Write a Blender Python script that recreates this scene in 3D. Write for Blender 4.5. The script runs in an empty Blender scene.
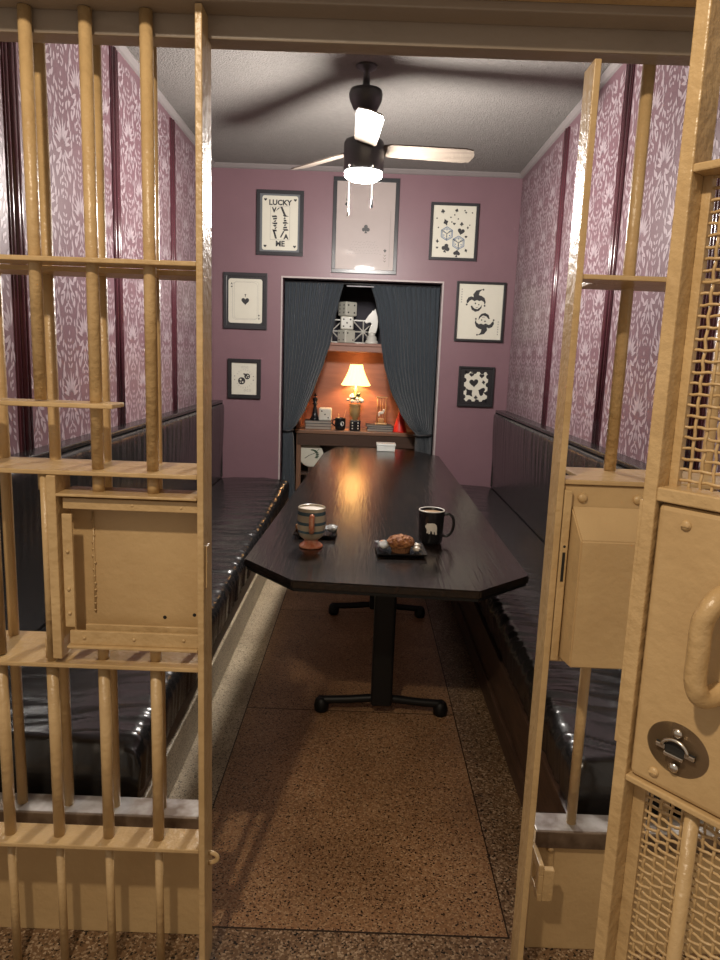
import bpy, bmesh, math, random
from mathutils import Vector, Matrix, noise
random.seed(7)
PI = math.pi
C = bpy.context.scene.collection
scn = bpy.context.scene

# ------------------------------------------------------------------ camera
CH = 1.5
cam_d = bpy.data.cameras.new('camera'); cam = bpy.data.objects.new('camera', cam_d); C.objects.link(cam)
R3 = Matrix(((0.99932729, -0.03660806, 0.00219481), (0.0084791, 0.17240841, -0.98498906), (0.03568013, 0.98434506, 0.17260284)))
m4 = R3.to_4x4(); m4.translation = Vector((0, 0, CH)); cam.matrix_world = m4
cam_d.sensor_fit = 'HORIZONTAL'; cam_d.sensor_width = 36; cam_d.lens = 36 * 697 / 720
cam_d.clip_start = 0.02; cam_d.clip_end = 60
scn.camera = cam
# ------------------------------------------------------------------ world, lights, exposure
scn.view_settings.view_transform = 'Standard'; scn.view_settings.look = 'None'
scn.view_settings.gamma = 1; scn.view_settings.use_curve_mapping = False
scn.view_settings.exposure = 0.6
w = bpy.data.worlds.new('world'); scn.world = w; w.use_nodes = True
w.node_tree.nodes['Background'].inputs[0].default_value = (1.0, 0.85, 0.70, 1)
w.node_tree.nodes['Background'].inputs[1].default_value = 0.27

def light(name, kind, loc, power, col, size=0.05, rot=(0, 0, 0), sy=None):
    l = bpy.data.lights.new(name, kind); l.energy = power; l.color = col
    if kind == 'AREA':
        l.size = size
        if sy: l.shape = 'RECTANGLE'; l.size_y = sy
    else: l.shadow_soft_size = size
    o = bpy.data.objects.new(name, l); C.objects.link(o); o.location = loc; o.rotation_euler = rot
    return o
light('corridor_lamp', 'POINT', (-0.55, -0.1, 2.75), 74, (1.0, 0.83, 0.62), 0.045)
FAN = Vector((-0.05, 3.9, 0))
light('fan_lamp', 'POINT', (FAN.x, FAN.y, 2.32), 112, (1.0, 0.94, 0.88), 0.095)
light('table_lamp_bulb', 'POINT', (-0.085, 6.54, 1.33), 5.5, (1.0, 0.68, 0.40), 0.03)

# ------------------------------------------------------------------ materials
def mat(name, col, rough=.5, metal=0, coat=0, noise_amt=0, nscale=20, col2=None, bump=0, bscale=60, emis=None, estr=0, spec=.5, stretch=None, sheen=0, coat_rough=.08, detail=3):
    m = bpy.data.materials.new(name); m.use_nodes = True
    nt = m.node_tree; p = nt.nodes['Principled BSDF']
    p.inputs['Base Color'].default_value = (*col, 1); p.inputs['Roughness'].default_value = rough
    p.inputs['Metallic'].default_value = metal; p.inputs['Coat Weight'].default_value = coat
    p.inputs['Coat Roughness'].default_value = coat_rough
    p.inputs['Specular IOR Level'].default_value = spec
    if sheen: p.inputs['Sheen Weight'].default_value = sheen
    tc = nt.nodes.new('ShaderNodeTexCoord'); mp = nt.nodes.new('ShaderNodeMapping')
    nt.links.new(tc.outputs['Object'], mp.inputs[0])
    if stretch: mp.inputs['Scale'].default_value = stretch
    c2 = col2 if col2 else tuple(c * .75 for c in col)
    n = nt.nodes.new('ShaderNodeTexNoise'); n.inputs['Scale'].default_value = nscale; n.inputs['Detail'].default_value = detail
    nt.links.new(mp.outputs[0], n.inputs['Vector'])
    r = nt.nodes.new('ShaderNodeValToRGB'); r.color_ramp.elements[0].position = .35; r.color_ramp.elements[1].position = .65
    a = noise_amt if noise_amt else .15
    mixc = tuple(col[i] * (1 - a) + c2[i] * a for i in range(3))
    r.color_ramp.elements[0].color = (*mixc, 1); r.color_ramp.elements[1].color = (*col, 1)
    nt.links.new(n.outputs[0], r.inputs[0]); nt.links.new(r.outputs[0], p.inputs['Base Color'])
    if bump:
        n2 = nt.nodes.new('ShaderNodeTexNoise'); n2.inputs['Scale'].default_value = bscale; n2.inputs['Detail'].default_value = 4
        b = nt.nodes.new('ShaderNodeBump'); b.inputs['Strength'].default_value = bump; b.inputs['Distance'].default_value = .01
        nt.links.new(mp.outputs[0], n2.inputs['Vector']); nt.links.new(n2.outputs[0], b.inputs['Height']); nt.links.new(b.outputs[0], p.inputs['Normal'])
    if emis:
        p.inputs['Emission Color'].default_value = (*emis, 1); p.inputs['Emission Strength'].default_value = estr
    return m

BEIGE = (0.54, 0.375, 0.185)
M = {}
M['paint'] = mat('beige_gloss_paint', BEIGE, .34, col2=(.36, .23, .10), noise_amt=.5, nscale=9, bump=.35, bscale=55)
M['paint_flat'] = mat('beige_panel_paint', BEIGE, .42, col2=(.40, .26, .12), noise_amt=.5, nscale=5, bump=.22, bscale=45)
M['header'] = mat('glare_greyed_header_paint', (.33, .27, .21), .4, noise_amt=.4, nscale=5, bump=.25, bscale=30)  # beige darkened and greyed in the colour for soffit shade and lens glare
M['steel'] = mat('worn_bright_steel', (.55, .53, .50), .42, .6, noise_amt=.9, nscale=14, col2=(.16, .11, .07))
M['rust'] = mat('worn_dark_steel', (.22, .16, .11), .5, .6, noise_amt=.8, nscale=20, col2=(.08, .05, .03))
M['lockplate'] = mat('brushed_lock_steel', (.30, .21, .13), .38, .75, noise_amt=.6, nscale=25)
M['chrome'] = mat('bright_screw_steel', (.62, .58, .52), .25, 1)
M['dark'] = mat('near_black_hole', (.008, .007, .006), .7)
M['mauve'] = mat('mauve_wall_paint', (.190, .106, .124), .42, noise_amt=.3, nscale=3, bump=.05, bscale=80)
M['wallpaper'] = mat('mauve_wallpaper_ground', (.150, .082, .096), .36, noise_amt=.3, nscale=6, bump=.06, bscale=150)
M['damask'] = mat('silver_damask_leaf', (.37, .295, .315), .36, .1, noise_amt=.3, nscale=80)
M['molding'] = mat('maroon_molding', (.075, .022, .03), .25, noise_amt=.4, nscale=30, coat=.3)
M['ceil'] = mat('textured_ceiling', (.215, .20, .185), .85, noise_amt=.35, nscale=35, bump=.8, bscale=120)
M['cornice'] = mat('ceiling_cornice', (.22, .195, .19), .5)
M['white_trim'] = mat('offwhite_trim', (.42, .36, .35), .45, noise_amt=.3)
M['vinyl'] = mat('black_vinyl', (.016, .015, .015), .27, noise_amt=.4, bump=.3, bscale=22, coat=.35, coat_rough=.2)
M['wood_base'] = mat('bench_wood', (.10, .055, .035), .45, noise_amt=.7, nscale=6, stretch=(8, 1, 8), col2=(.04, .022, .015))
M['curtain'] = mat('hazed_navy_curtain', (.022, .032, .042), .75, noise_amt=.4, nscale=60, sheen=.25)  # near-black navy, base lightened to stand in for veiling glare
M['black_metal'] = mat('black_powder_coat', (.006, .006, .006), .45, bump=.1, bscale=200, spec=.3)
M['fan_dark'] = mat('fan_graphite', (.035, .035, .038), .4)
M['blade'] = mat('fan_blade_wood', (.15, .125, .10), .38, noise_amt=.6, nscale=4, stretch=(1, 12, 4), col2=(.08, .06, .05))
M['glow'] = mat('fan_diffuser', (1, 1, 1), .4, emis=(1, .95, .88), estr=26)
M['frame'] = mat('black_picture_frame', (.014, .013, .015), .4)
M['frame_big'] = mat('grey_black_frame', (.03, .03, .034), .3)
M['paper'] = mat('cream_print_paper', (.62, .60, .50), .5, noise_amt=.1)
M['paper_glass'] = mat('poster_behind_glass', (.36, .30, .28), .45, coat=1, coat_rough=.05, noise_amt=.1)
M['mat_board'] = mat('grey_mat_board', (.12, .13, .14), .6)
M['ink'] = mat('black_ink', (.02, .02, .022), .5)
M['inkgrey'] = mat('grey_ink', (.22, .21, .20), .5)
M['inkblue'] = mat('blue_ink', (.10, .17, .28), .5)
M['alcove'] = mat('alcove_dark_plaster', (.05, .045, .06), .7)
M['hutch'] = mat('red_brown_wood', (.30, .125, .075), .38, noise_amt=.5, nscale=5, stretch=(1, 1, 8), col2=(.20, .08, .05))
M['desk'] = mat('dark_walnut_wood', (.07, .040, .028), .35, noise_amt=.5, nscale=6, stretch=(1, 10, 10))
M['desk_edge'] = mat('light_wood_edge', (.19, .10, .06), .4)
M['ivory'] = mat('ivory_dice_resin', (.62, .60, .52), .35)
M['white'] = mat('white_ceramic', (.70, .68, .62), .3)
M['black_gloss'] = mat('glossy_black', (.012, .012, .014), .18)
M['pip'] = mat('black_pip', (.01, .01, .01), .4)
M['shade'] = mat('pleated_lamp_shade', (.80, .62, .36), .7, emis=(1.0, .56, .17), estr=2.6)
M['lampbase'] = mat('antique_gold_lamp', (.50, .36, .16), .3, .4, noise_amt=.5)
M['brass'] = mat('brass_wire', (.60, .38, .18), .3, .7)
M['red'] = mat('red_plastic', (.70, .03, .02), .4)
M['pink'] = mat('pink_petals', (.55, .28, .26), .6)
M['leafg'] = mat('dark_green_leaf', (.03, .06, .03), .5)
M['book1'] = mat('black_book_cover', (.02, .02, .022), .45)
M['book2'] = mat('brown_book_cover', (.13, .05, .03), .45)
M['book3'] = mat('slate_book_cover', (.05, .06, .065), .45)
M['pages'] = mat('book_pages', (.30, .27, .23), .7, noise_amt=.4, nscale=10, stretch=(1, 1, 60))
M['cream'] = mat('cream_glaze', (.46, .40, .30), .22)
M['teal'] = mat('blue_glaze', (.07, .12, .15), .22, noise_amt=.4, nscale=40)
M['orange'] = mat('terracotta_glaze', (.52, .15, .07), .25, noise_amt=.8, nscale=70, col2=(.65, .35, .22))
M['coffee'] = mat('milky_coffee', (.42, .27, .15), .3)
M['foam'] = mat('milk_foam', (.66, .60, .50), .5, noise_amt=.3, nscale=60)
M['muffin'] = mat('muffin_crust', (.42, .18, .06), .75, noise_amt=.9, nscale=55, col2=(.16, .05, .02), bump=1, bscale=90)
M['muffin_cup'] = mat('muffin_paper_cup', (.24, .11, .05), .7)
M['pastry'] = mat('pastry_crust', (.52, .26, .08), .6, noise_amt=.8, nscale=50, col2=(.2, .07, .02), bump=.6, bscale=80)
M['icing'] = mat('white_icing', (.70, .62, .52), .5)
M['wrap'] = mat('crinkled_clear_wrap', (.35, .36, .34), .12, spec=.8)
M['acrylic'] = mat('frosted_white_plastic', (.62, .64, .60), .3)
M['coverdark'] = mat('deep_grey_plastic', (.02, .02, .022), .5)

def terrazzo(name, base, cream, dark, sc=230):
    m = bpy.data.materials.new(name); m.use_nodes = True; nt = m.node_tree; p = nt.nodes['Principled BSDF']
    p.inputs['Roughness'].default_value = .42
    tc = nt.nodes.new('ShaderNodeTexCoord')
    def vor(scale, ramp):
        v = nt.nodes.new('ShaderNodeTexVoronoi'); v.inputs['Scale'].default_value = scale
        nt.links.new(tc.outputs['Object'], v.inputs['Vector'])
        s = nt.nodes.new('ShaderNodeSeparateColor'); nt.links.new(v.outputs['Color'], s.inputs[0])
        r = nt.nodes.new('ShaderNodeValToRGB'); r.color_ramp.interpolation = 'CONSTANT'
        while len(r.color_ramp.elements) < len(ramp): r.color_ramp.elements.new(.5)
        for e, (pos, c) in zip(r.color_ramp.elements, ramp): e.position = pos; e.color = (*c, 1)
        nt.links.new(s.outputs[0], r.inputs[0]); return r
    mid = tuple((a + b) / 2 for a, b in zip(base, cream)); mid2 = tuple(a * .55 for a in base)
    a = vor(sc, [(0, dark), (.06, mid2), (.20, base), (.70, mid), (.90, cream)])
    n = nt.nodes.new('ShaderNodeTexNoise'); n.inputs['Scale'].default_value = 3; n.inputs['Detail'].default_value = 5
    nt.links.new(tc.outputs['Object'], n.inputs['Vector'])
    r2 = nt.nodes.new('ShaderNodeValToRGB'); r2.color_ramp.elements[0].position = .3; r2.color_ramp.elements[1].position = .7
    r2.color_ramp.elements[0].color = (.62, .60, .58, 1); r2.color_ramp.elements[1].color = (1, 1, 1, 1)
    nt.links.new(n.outputs[0], r2.inputs[0])
    mx = nt.nodes.new('ShaderNodeMix'); mx.data_type = 'RGBA'; mx.blend_type = 'MULTIPLY'; mx.inputs[0].default_value = 1
    nt.links.new(a.outputs[0], mx.inputs[6]); nt.links.new(r2.outputs[0], mx.inputs[7]); nt.links.new(mx.outputs[2], p.inputs['Base Color'])
    return m
M['terrazzo'] = terrazzo('brown_terrazzo', (.37, .20, .095), (.54, .36, .20), (.03, .015, .01))
M['terrazzo_dark'] = terrazzo('coarse_terrazzo', (.23, .135, .07), (.55, .41, .27), (.012, .008, .006), 190)
M['terrazzo_curb'] = terrazzo('pale_lamplit_terrazzo', (.46, .37, .25), (.62, .52, .37), (.05, .03, .02), 260)  # pale curb terrazzo, brightened in the colour for fan light on the left

def table_mat():
    m = bpy.data.materials.new('black_stained_wood'); m.use_nodes = True; nt = m.node_tree; p = nt.nodes['Principled BSDF']
    p.inputs['Roughness'].default_value = .19; p.inputs['Specular IOR Level'].default_value = .5
    tc = nt.nodes.new('ShaderNodeTexCoord'); mp = nt.nodes.new('ShaderNodeMapping'); mp.inputs['Scale'].default_value = (14, .9, 14)
    nt.links.new(tc.outputs['Object'], mp.inputs[0])
    n = nt.nodes.new('ShaderNodeTexNoise'); n.inputs['Scale'].default_value = 3; n.inputs['Detail'].default_value = 6; n.inputs['Distortion'].default_value = 1.6
    nt.links.new(mp.outputs[0], n.inputs['Vector'])
    r = nt.nodes.new('ShaderNodeValToRGB'); r.color_ramp.elements[0].position = .4; r.color_ramp.elements[1].position = .68
    r.color_ramp.elements[0].color = (.008, .006, .005, 1); r.color_ramp.elements[1].color = (.022, .013, .009, 1)
    nt.links.new(n.outputs[0], r.inputs[0]); nt.links.new(r.outputs[0], p.inputs['Base Color'])
    b = nt.nodes.new('ShaderNodeBump'); b.inputs['Strength'].default_value = .28; b.inputs['Distance'].default_value = .004
    nt.links.new(n.outputs[0], b.inputs['Height']); nt.links.new(b.outputs[0], p.inputs['Normal'])
    return m
M['table'] = table_mat()

# ------------------------------------------------------------------ builders
ORG = {}
def setp(o, label=None, cat=None, group=None, kind=None):
    if label: o['label'] = label
    if cat: o['category'] = cat
    if group: o['group'] = group
    if kind: o['kind'] = kind
    return o
def thing(name, loc, label, cat, group=None, rz=0):
    o = bpy.data.objects.new(name, None); C.objects.link(o); o.location = loc; o.rotation_euler = (0, 0, rz)
    o.empty_display_size = .05
    ORG[o.name] = Vector(loc) if rz == 0 else Vector((0, 0, 0))
    return setp(o, label, cat, group)

class B:
    """collects shapes into ONE mesh"""
    def __init__(s): s.bm = bmesh.new(); s.mi = 0
    def _tag(s, faces):
        for f in faces: f.material_index = s.mi
    def box(s, x0, x1, y0, y1, z0, z1, bev=0, seg=2, mx=None):
        g = bmesh.ops.create_cube(s.bm, size=1)
        sc = Vector((x1 - x0, y1 - y0, z1 - z0)); c = Vector(((x0 + x1) / 2, (y0 + y1) / 2, (z0 + z1) / 2))
        for v in g['verts']: v.co = Vector((v.co.x * sc.x, v.co.y * sc.y, v.co.z * sc.z)) + c
        vs = g['verts']
        if bev:
            es = list({e for v in vs for e in v.link_edges})
            r = bmesh.ops.bevel(s.bm, geom=es, offset=bev, segments=seg, affect='EDGES', profile=.5)
            vs = list({v for f in r['faces'] for v in f.verts} | {v for v in vs if v.is_valid})
            vs = s._island(vs)
        if mx is not None:
            for v in vs: v.co = mx @ v.co
        s._tag({f for v in vs for f in v.link_faces}); return s
    def _island(s, vs):
        seen = set(vs); st = list(vs)
        while st:
            v = st.pop()
            for e in v.link_edges:
                o = e.other_vert(v)
                if o not in seen: seen.add(o); st.append(o)
        return list(seen)
    def cyl(s, p0, p1, r0, r1=None, seg=20, bev=0):
        p0 = Vector(p0); p1 = Vector(p1); r1 = r0 if r1 is None else r1
        d = p1 - p0; q = d.to_track_quat('Z', 'Y'); rings = []
        for p, r in ((p0, r0), (p1, r1)):
            rings.append([s.bm.verts.new(p + q @ Vector((r * math.cos(2 * PI * k / seg), r * math.sin(2 * PI * k / seg), 0))) for k in range(seg)])
        fs = [s.bm.faces.new((rings[0][k], rings[0][(k + 1) % seg], rings[1][(k + 1) % seg], rings[1][k])) for k in range(seg)]
        for f in fs: f.smooth = True
        fs += [s.bm.faces.new(rings[0][::-1]), s.bm.faces.new(rings[1])]
        s._tag(fs); return s
    def lathe(s, prof, c=(0, 0, 0), seg=28, mx=None, close=True):
        c = Vector(c); rings = []
        for r, z in prof:
            ring = [s.bm.verts.new(Vector((max(r, 1e-4) * math.cos(2 * PI * k / seg), max(r, 1e-4) * math.sin(2 * PI * k / seg), z))) for k in range(seg)]
            rings.append(ring)
        fs = []
        for a, b in zip(rings, rings[1:]):
            for k in range(seg): fs.append(s.bm.faces.new((a[k], a[(k + 1) % seg], b[(k + 1) % seg], b[k])))
        for f in fs: f.smooth = True
        if close: fs += [s.bm.faces.new(rings[0][::-1]), s.bm.faces.new(rings[-1])]
        for ring in rings:
            for v in ring: v.co = (mx @ v.co if mx else v.co) + c
        s._tag(fs); return s
    def tube(s, pts, r, seg=10, closed=False):
        pts = [Vector(p) for p in pts]; n = len(pts); rings = []; prev = None
        for i, p in enumerate(pts):
            if closed: d = pts[(i + 1) % n] - pts[i - 1]
            else: d = pts[min(i + 1, n - 1)] - pts[max(i - 1, 0)]
            d.normalize()
            if prev is None:
                a = Vector((0, 0, 1)) if abs(d.z) < .9 else Vector((1, 0, 0)); u = d.cross(a).normalized()
            else: u = (prev - d * prev.dot(d)).normalized()
            prev = u; v = d.cross(u); rr = r(i / (n - 1)) if callable(r) else r
            rings.append([s.bm.verts.new(p + u * rr * math.cos(2 * PI * k / seg) + v * rr * math.sin(2 * PI * k / seg)) for k in range(seg)])
        fs = []
        prs = list(zip(rings, rings[1:])) + ([(rings[-1], rings[0])] if closed else [])
        for a, b in prs:
            for k in range(seg): fs.append(s.bm.faces.new((a[k], a[(k + 1) % seg], b[(k + 1) % seg], b[k])))
        for f in fs: f.smooth = True
        if not closed: fs += [s.bm.faces.new(rings[0][::-1]), s.bm.faces.new(rings[-1])]
        s._tag(fs); return s
    def ball(s, c, r, sc=(1, 1, 1), sub=2, jit=0):
        g = bmesh.ops.create_icosphere(s.bm, subdivisions=sub, radius=1)
        for v in g['verts']:
            k = 1 + jit * noise.noise(v.co * 3 + Vector(c) * 40)
            v.co = Vector((v.co.x * r * sc[0] * k, v.co.y * r * sc[1] * k, v.co.z * r * sc[2] * k)) + Vector(c)
        fs = {f for v in g['verts'] for f in v.link_faces}
        for f in fs: f.smooth = True
        s._tag(fs); return s
    def prism(s, pts, d, fn=lambda p: Vector((p[0], p[1], 0))):
        """extrude closed outline pts (2D) mapped by fn along vector d"""
        d = Vector(d); a = [s.bm.verts.new(fn(p)) for p in pts]; b = [s.bm.verts.new(fn(p) + d) for p in pts]; n = len(pts)
        fs = [s.bm.faces.new(a), s.bm.faces.new(b[::-1])] + [s.bm.faces.new((a[i], b[i], b[(i + 1) % n], a[(i + 1) % n])) for i in range(n)]
        s._tag(fs); return s
    def face(s, pts):
        f = s.bm.faces.new([s.bm.verts.new(Vector(p)) for p in pts]); f.material_index = s.mi; return s
    def grid(s, fn, nu, nv, smooth=True):
        g = [[s.bm.verts.new(Vector(fn(i / nu, j / nv))) for j in range(nv + 1)] for i in range(nu + 1)]
        for i in range(nu):
            for j in range(nv):
                f = s.bm.faces.new((g[i][j], g[i + 1][j], g[i + 1][j + 1], g[i][j + 1])); f.smooth = smooth; f.material_index = s.mi
        return s
    def done(s, name, mats, parent=None, label=None, cat=None, group=None, kind=None, solid=0, recalc=True, mx=None):
        if recalc: bmesh.ops.recalc_face_normals(s.bm, faces=s.bm.faces[:])
        off = Vector((0, 0, 0))
        if parent is not None: off = ORG.get(parent.name, off)
        if mx is not None: s.bm.transform(mx)
        loc = Vector((0, 0, 0))
        if parent is None and kind is None:      # single-mesh thing: origin at its base centre
            xs = [v.co for v in s.bm.verts]
            loc = Vector((sum(v.x for v in xs) / len(xs), sum(v.y for v in xs) / len(xs), min(v.z for v in xs)))
            off = loc
        for v in s.bm.verts: v.co -= off
        me = bpy.data.meshes.new(name); s.bm.to_mesh(me); s.bm.free()
        for m in (mats if isinstance(mats, (list, tuple)) else [mats]): me.materials.append(M[m])
        o = bpy.data.objects.new(name, me); C.objects.link(o); o.location = loc
        if parent is not None:
            o.parent = parent
        ORG[o.name] = off
        if solid:
            md = o.modifiers.new('solid', 'SOLIDIFY'); md.thickness = solid; md.offset = 0
        return setp(o, label, cat, group, kind)

def struct(name, b, mats, parent=None, **k):
    return b.done(name, mats, parent, kind='structure' if parent is None else None, **k)

# ================================================================== THE SETTING
YF, XL, XR, ZC, Y0 = 5.87, -1.277, 1.19, 2.98, 1.66      # far wall, side walls, ceiling, inner face of the cell front
# floor: coarse terrazzo corridor, brown terrazzo field with thin joints
b = B(); b.mi = 1; b.box(-2.2, 2.2, -1.6, 1.613, -.1, 0)
b.mi = 0; b.box(-.457, .434, 1.613, YF + .1, -.1, 0)
b.mi = 2; b.box(-1.32, -.457, 1.613, YF + .1, -.1, 0); b.mi = 1; b.box(.434, 1.25, 1.613, YF + .1, -.1, 0)  # left strip coloured paler, as the fan light reaching past the table
b.mi = 0; b.box(-1.32, 1.25, YF + .1, 7.0, -.1, 0)
b.mi = 3
for x0, x1, y0, y1 in ((-.460, -.456, 1.613, YF), (.432, .436, 1.613, YF), (-.46, .436, 1.611, 1.616), (-.46, .434, 2.782, 2.786), (-.46, .434, 3.97, 3.973)):
    b.box(x0, x1, y0, y1, -.01, .0006)
M['joint'] = mat('dark_floor_joint', (.03, .018, .012), .6)
struct('floor', b, ['terrazzo', 'terrazzo_dark', 'terrazzo_curb', 'joint'])
b = B(); b.box(XL - .1, XR + .1, Y0 - .1, YF + .1, ZC, ZC + .1); struct('ceiling', b, 'ceil')

# damask leaves
def leaf(cx, cz, ang, L, W, bend=0):
    pts = []
    n = 5
    for k in range(n + 1):
        t = k / n; w_ = W * .56 * math.sin(PI * t ** .8); pts.append((t * L, w_ + bend * math.sin(PI * t)))
    for k in range(n - 1, 0, -1):
        t = k / n; w_ = W * .56 * math.sin(PI * t ** .8); pts.append((t * L, -w_ + bend * math.sin(PI * t)))
    c, s_ = math.cos(ang), math.sin(ang)
    return [(cx + x * c - y * s_, cz + x * s_ + y * c) for x, y in pts]
def motif():
    L = []
    D = math.radians
    for k, a in enumerate((18, 36, 54, 72, 90, 108, 126, 144, 162)):
        ln = (.055, .068, .080, .092, .100, .092, .080, .068, .055)[k]
        L.append(leaf(.024 * math.cos(D(a)), .024 * math.sin(D(a)), D(a), ln, .0135, .004 * (1 if a < 90 else -1)))
    for sx in (1, -1):
        def q(x, z, a, l, w_, b_=0): L.append(leaf(sx * x, z, D(a) if sx > 0 else PI - D(a), l, w_, b_ * sx))
        q(.014, -.008, -25, .060, .016, -.006); q(.012, -.018, -52, .064, .016, -.006); q(.055, -.030, 40, .05, .015, .006)
        q(.030, -.070, -20, .045, .014, .005); q(.028, -.068, -62, .05, .014); q(.004, -.060, -75, .05, .013)
        for k in range(5): q(.078 + .006 * math.sin(k * 1.3), -.02 + .032 * k, 62 + 10 * k, .042, .015, .003)
        q(.098, -.045, 75, .04, .013); q(.05, .085, 66, .046, .014); q(.066, .118, 100, .04, .013)
        for k in range(5): q(.003, .125 + .028 * k, 48 - 2 * k, .031 - .002 * k, .011)
        for k in range(4): q(.004, -.115 - .026 * k, -38, .030 - .003 * k, .011)
        q(.030, -.125, -80, .034, .012); q(.046, -.10, -60, .036, .012); q(.026, -.17, -90, .03, .011)
    for sx in (1, -1):
        def q(x, z, a, l, w_, b_=0): L.append(leaf(sx * x, z, D(a) if sx > 0 else PI - D(a), l, w_, b_ * sx))
        q(.045, .150, 75, .045, .016, .004); q(.035, .198, 62, .042, .015, .004); q(.070, .175, 85, .03, .013)
        q(.060, -.085, -85, .045, .016, .004); q(.074, -.055, -60, .040, .015, .004); q(.108, .045, 88, .036, .014); q(.022, .05, 50, .03, .011)
    L.append(leaf(0, -.03, -PI / 2, .035, .016)); L.append(leaf(0, -.10, -PI / 2, .02, .012)); L.append(leaf(0, .265, PI / 2, .022, .012))
    return L
MOT = motif()
def wallpaper_wall(name, x, sgn, trims, z0=0.):
    b = B(); b.mi = 0
    xo = x - sgn * .1
    b.box(min(x, xo), max(x, xo), Y0 - .1, YF + .1, 0, ZC)
    b.mi = 1
    xx = x + sgn * .0007
    i = 0; y = 2.9 - .1675 * 8
    while y < YF + .2:
        z = 1.0 - .2565 * 2 + (.2565 if i % 2 else 0) + .03
        while z < ZC + .2:
            for lf in MOT:
                ys = [y + p[0] for p in lf]; zs = [z + p[1] for p in lf]
                if min(ys) < Y0 or max(ys) > YF - .005 or max(zs) > ZC - .06 or min(zs) < .95: continue
                if any(min(ys) < t + .05 and max(ys) > t - .05 for t in trims): continue
                e_ = random.uniform(0, .0005); b.face([(xx + sgn * e_, yy, zz) for yy, zz in zip(ys, zs)])
            z += .513
        y += .165; i += 1
    o = struct(name, b, ['wallpaper', 'damask'], recalc=False)
    for k, t in enumerate(trims):
        m_ = B()
        for dy, r_ in ((-.034, .011), (0, .016), (.034, .011)):
            m_.cyl((x + sgn * .002, t + dy, 1.0), (x + sgn * .002, t + dy, ZC - .05), r_, seg=14)
        m_.box(min(x, x + sgn * .006), max(x, x + sgn * .006), t - .05, t + .05, 1.0, ZC - .05)
        m_.done('molding', 'molding', o)
    c = B(); c.prism([(0, 0), (.03, 0), (.03, .008), (.012, .028), (0, .034)], (0, YF - Y0, 0), lambda p: Vector((x + sgn * p[0], Y0, ZC - p[1])))
    c.done('cornice', 'cornice', o)
    return o
wallpaper_wall('wall_left', XL, 1, [2.62, 3.66, 4.70])
wallpaper_wall('wall_right', XR, -1, [2.50, 3.55, 4.60])
# far wall with the curtained opening
OX0, OX1, OZ = -.70, .60, 2.12
b = B()
b.box(XL - .1, OX0, YF, YF + .1, 0, ZC); b.box(OX1, XR + .1, YF, YF + .1, 0, ZC); b.box(OX0, OX1, YF, YF + .1, OZ, ZC)
wf = struct('wall_far', b, 'mauve')
c = B(); c.prism([(0, 0), (.03, 0), (.03, .008), (.012, .028), (0, .034)], (XR - XL, 0, 0), lambda p: Vector((XL, YF - p[0], ZC - p[1]))); c.done('cornice', 'cornice', wf)
b = B(); b.box(OX0 - .014, OX0, YF - .008, YF + .1, 0, OZ, .002); b.box(OX1, OX1 + .014, YF - .008, YF + .1, 0, OZ, .002); b.box(OX0 - .014, OX1 + .014, YF - .008, YF + .1, OZ, OZ + .014, .002)
struct('trim_1', b, 'white_trim')
# alcove behind the curtain
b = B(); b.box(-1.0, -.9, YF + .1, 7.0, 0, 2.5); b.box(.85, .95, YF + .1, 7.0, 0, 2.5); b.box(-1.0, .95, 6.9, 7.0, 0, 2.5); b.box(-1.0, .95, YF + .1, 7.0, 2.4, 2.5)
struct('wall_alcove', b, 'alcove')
# cell front: header beam, walls beside, low kick plates
b = B(); b.mi = 0
b.box(-2.2, 2.2, 1.36, 1.44, 2.165, 2.9, .004); b.mi = 1
b.box(-2.2, 2.2, 1.44, 1.50, 2.150, 2.9, .003)
b.box(-2.2, 2.2, 1.50, 1.55, 2.108, 2.9, .003)
struct('trim_header', b, ['paint', 'header'])
b = B(); b.box(-2.2, XL, 1.55, 1.66, 0, 2.1); b.box(XR, 2.2, 1.55, 1.66, 0, 2.1); b.box(XL - .1, XR + .1, 1.63, 1.66, 2.2, ZC + .1)
struct('wall_front', b, 'paint_flat')

# ================================================================== CELL FRONT IRONWORK
def bars_label(base): return base
# steel sills, kick plates
def sill(x0, x1, label):
    t = thing('steel_sill', ((x0 + x1) / 2, 1.62, .325), label, 'sill', None)
    s = B(); s.box(x0, x1, 1.575, 1.645, .342, .350, .002); s.done('top_plate', 'steel', t)
    s = B(); s.box(x0, x1, 1.568, 1.578, .305, .3495, .002); s.done('front_lip', 'rust', t)
sill(-1.27, -.36, 'worn bright steel sill ledge behind the left bars, below the black bench end')
sill(.47, 1.18, 'worn bright steel sill ledge right of the doorway, above the padlock hasp plate')
b = B(); b.box(-1.27, -.362, 1.585, 1.645, 0, .304, .003); b.done('kick_plate', 'paint_flat', label='beige painted kick plate at floor level behind the left sliding bars', cat='kick plate')
b = B(); b.box(.47, 1.18, 1.585, 1.645, 0, .304, .003); b.done('kick_plate', 'paint_flat', label='beige painted kick plate at floor level right of the doorway, carrying the hasp', cat='kick plate')

# fixed grille on the left (rear layer)
YR = 1.61
t = thing('fixed_bar_grille', (-.8, YR, .36), 'fixed beige bar grille standing on the left steel sill behind the sliding door', 'bar grille')
for k in range(7):
    x = -.48 - .119 * k
    s = B(); s.cyl((x, YR, .350), (x, YR, 2.3), .0125, seg=18); s.done('bar', 'paint', t)
for z, y1 in ((.798, 1.635), (1.236, 1.625), (1.664, 1.635)):
    s = B(); s.box(-1.27, -.365, 1.5265, y1, z - .006, z + .005, .002); s.done('crossbar', 'paint', t)
s = B(); s.box(-.372, -.362, YR - .035, YR + .03, .351, 2.3, .002); s.done('end_post', 'paint', t)

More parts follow.
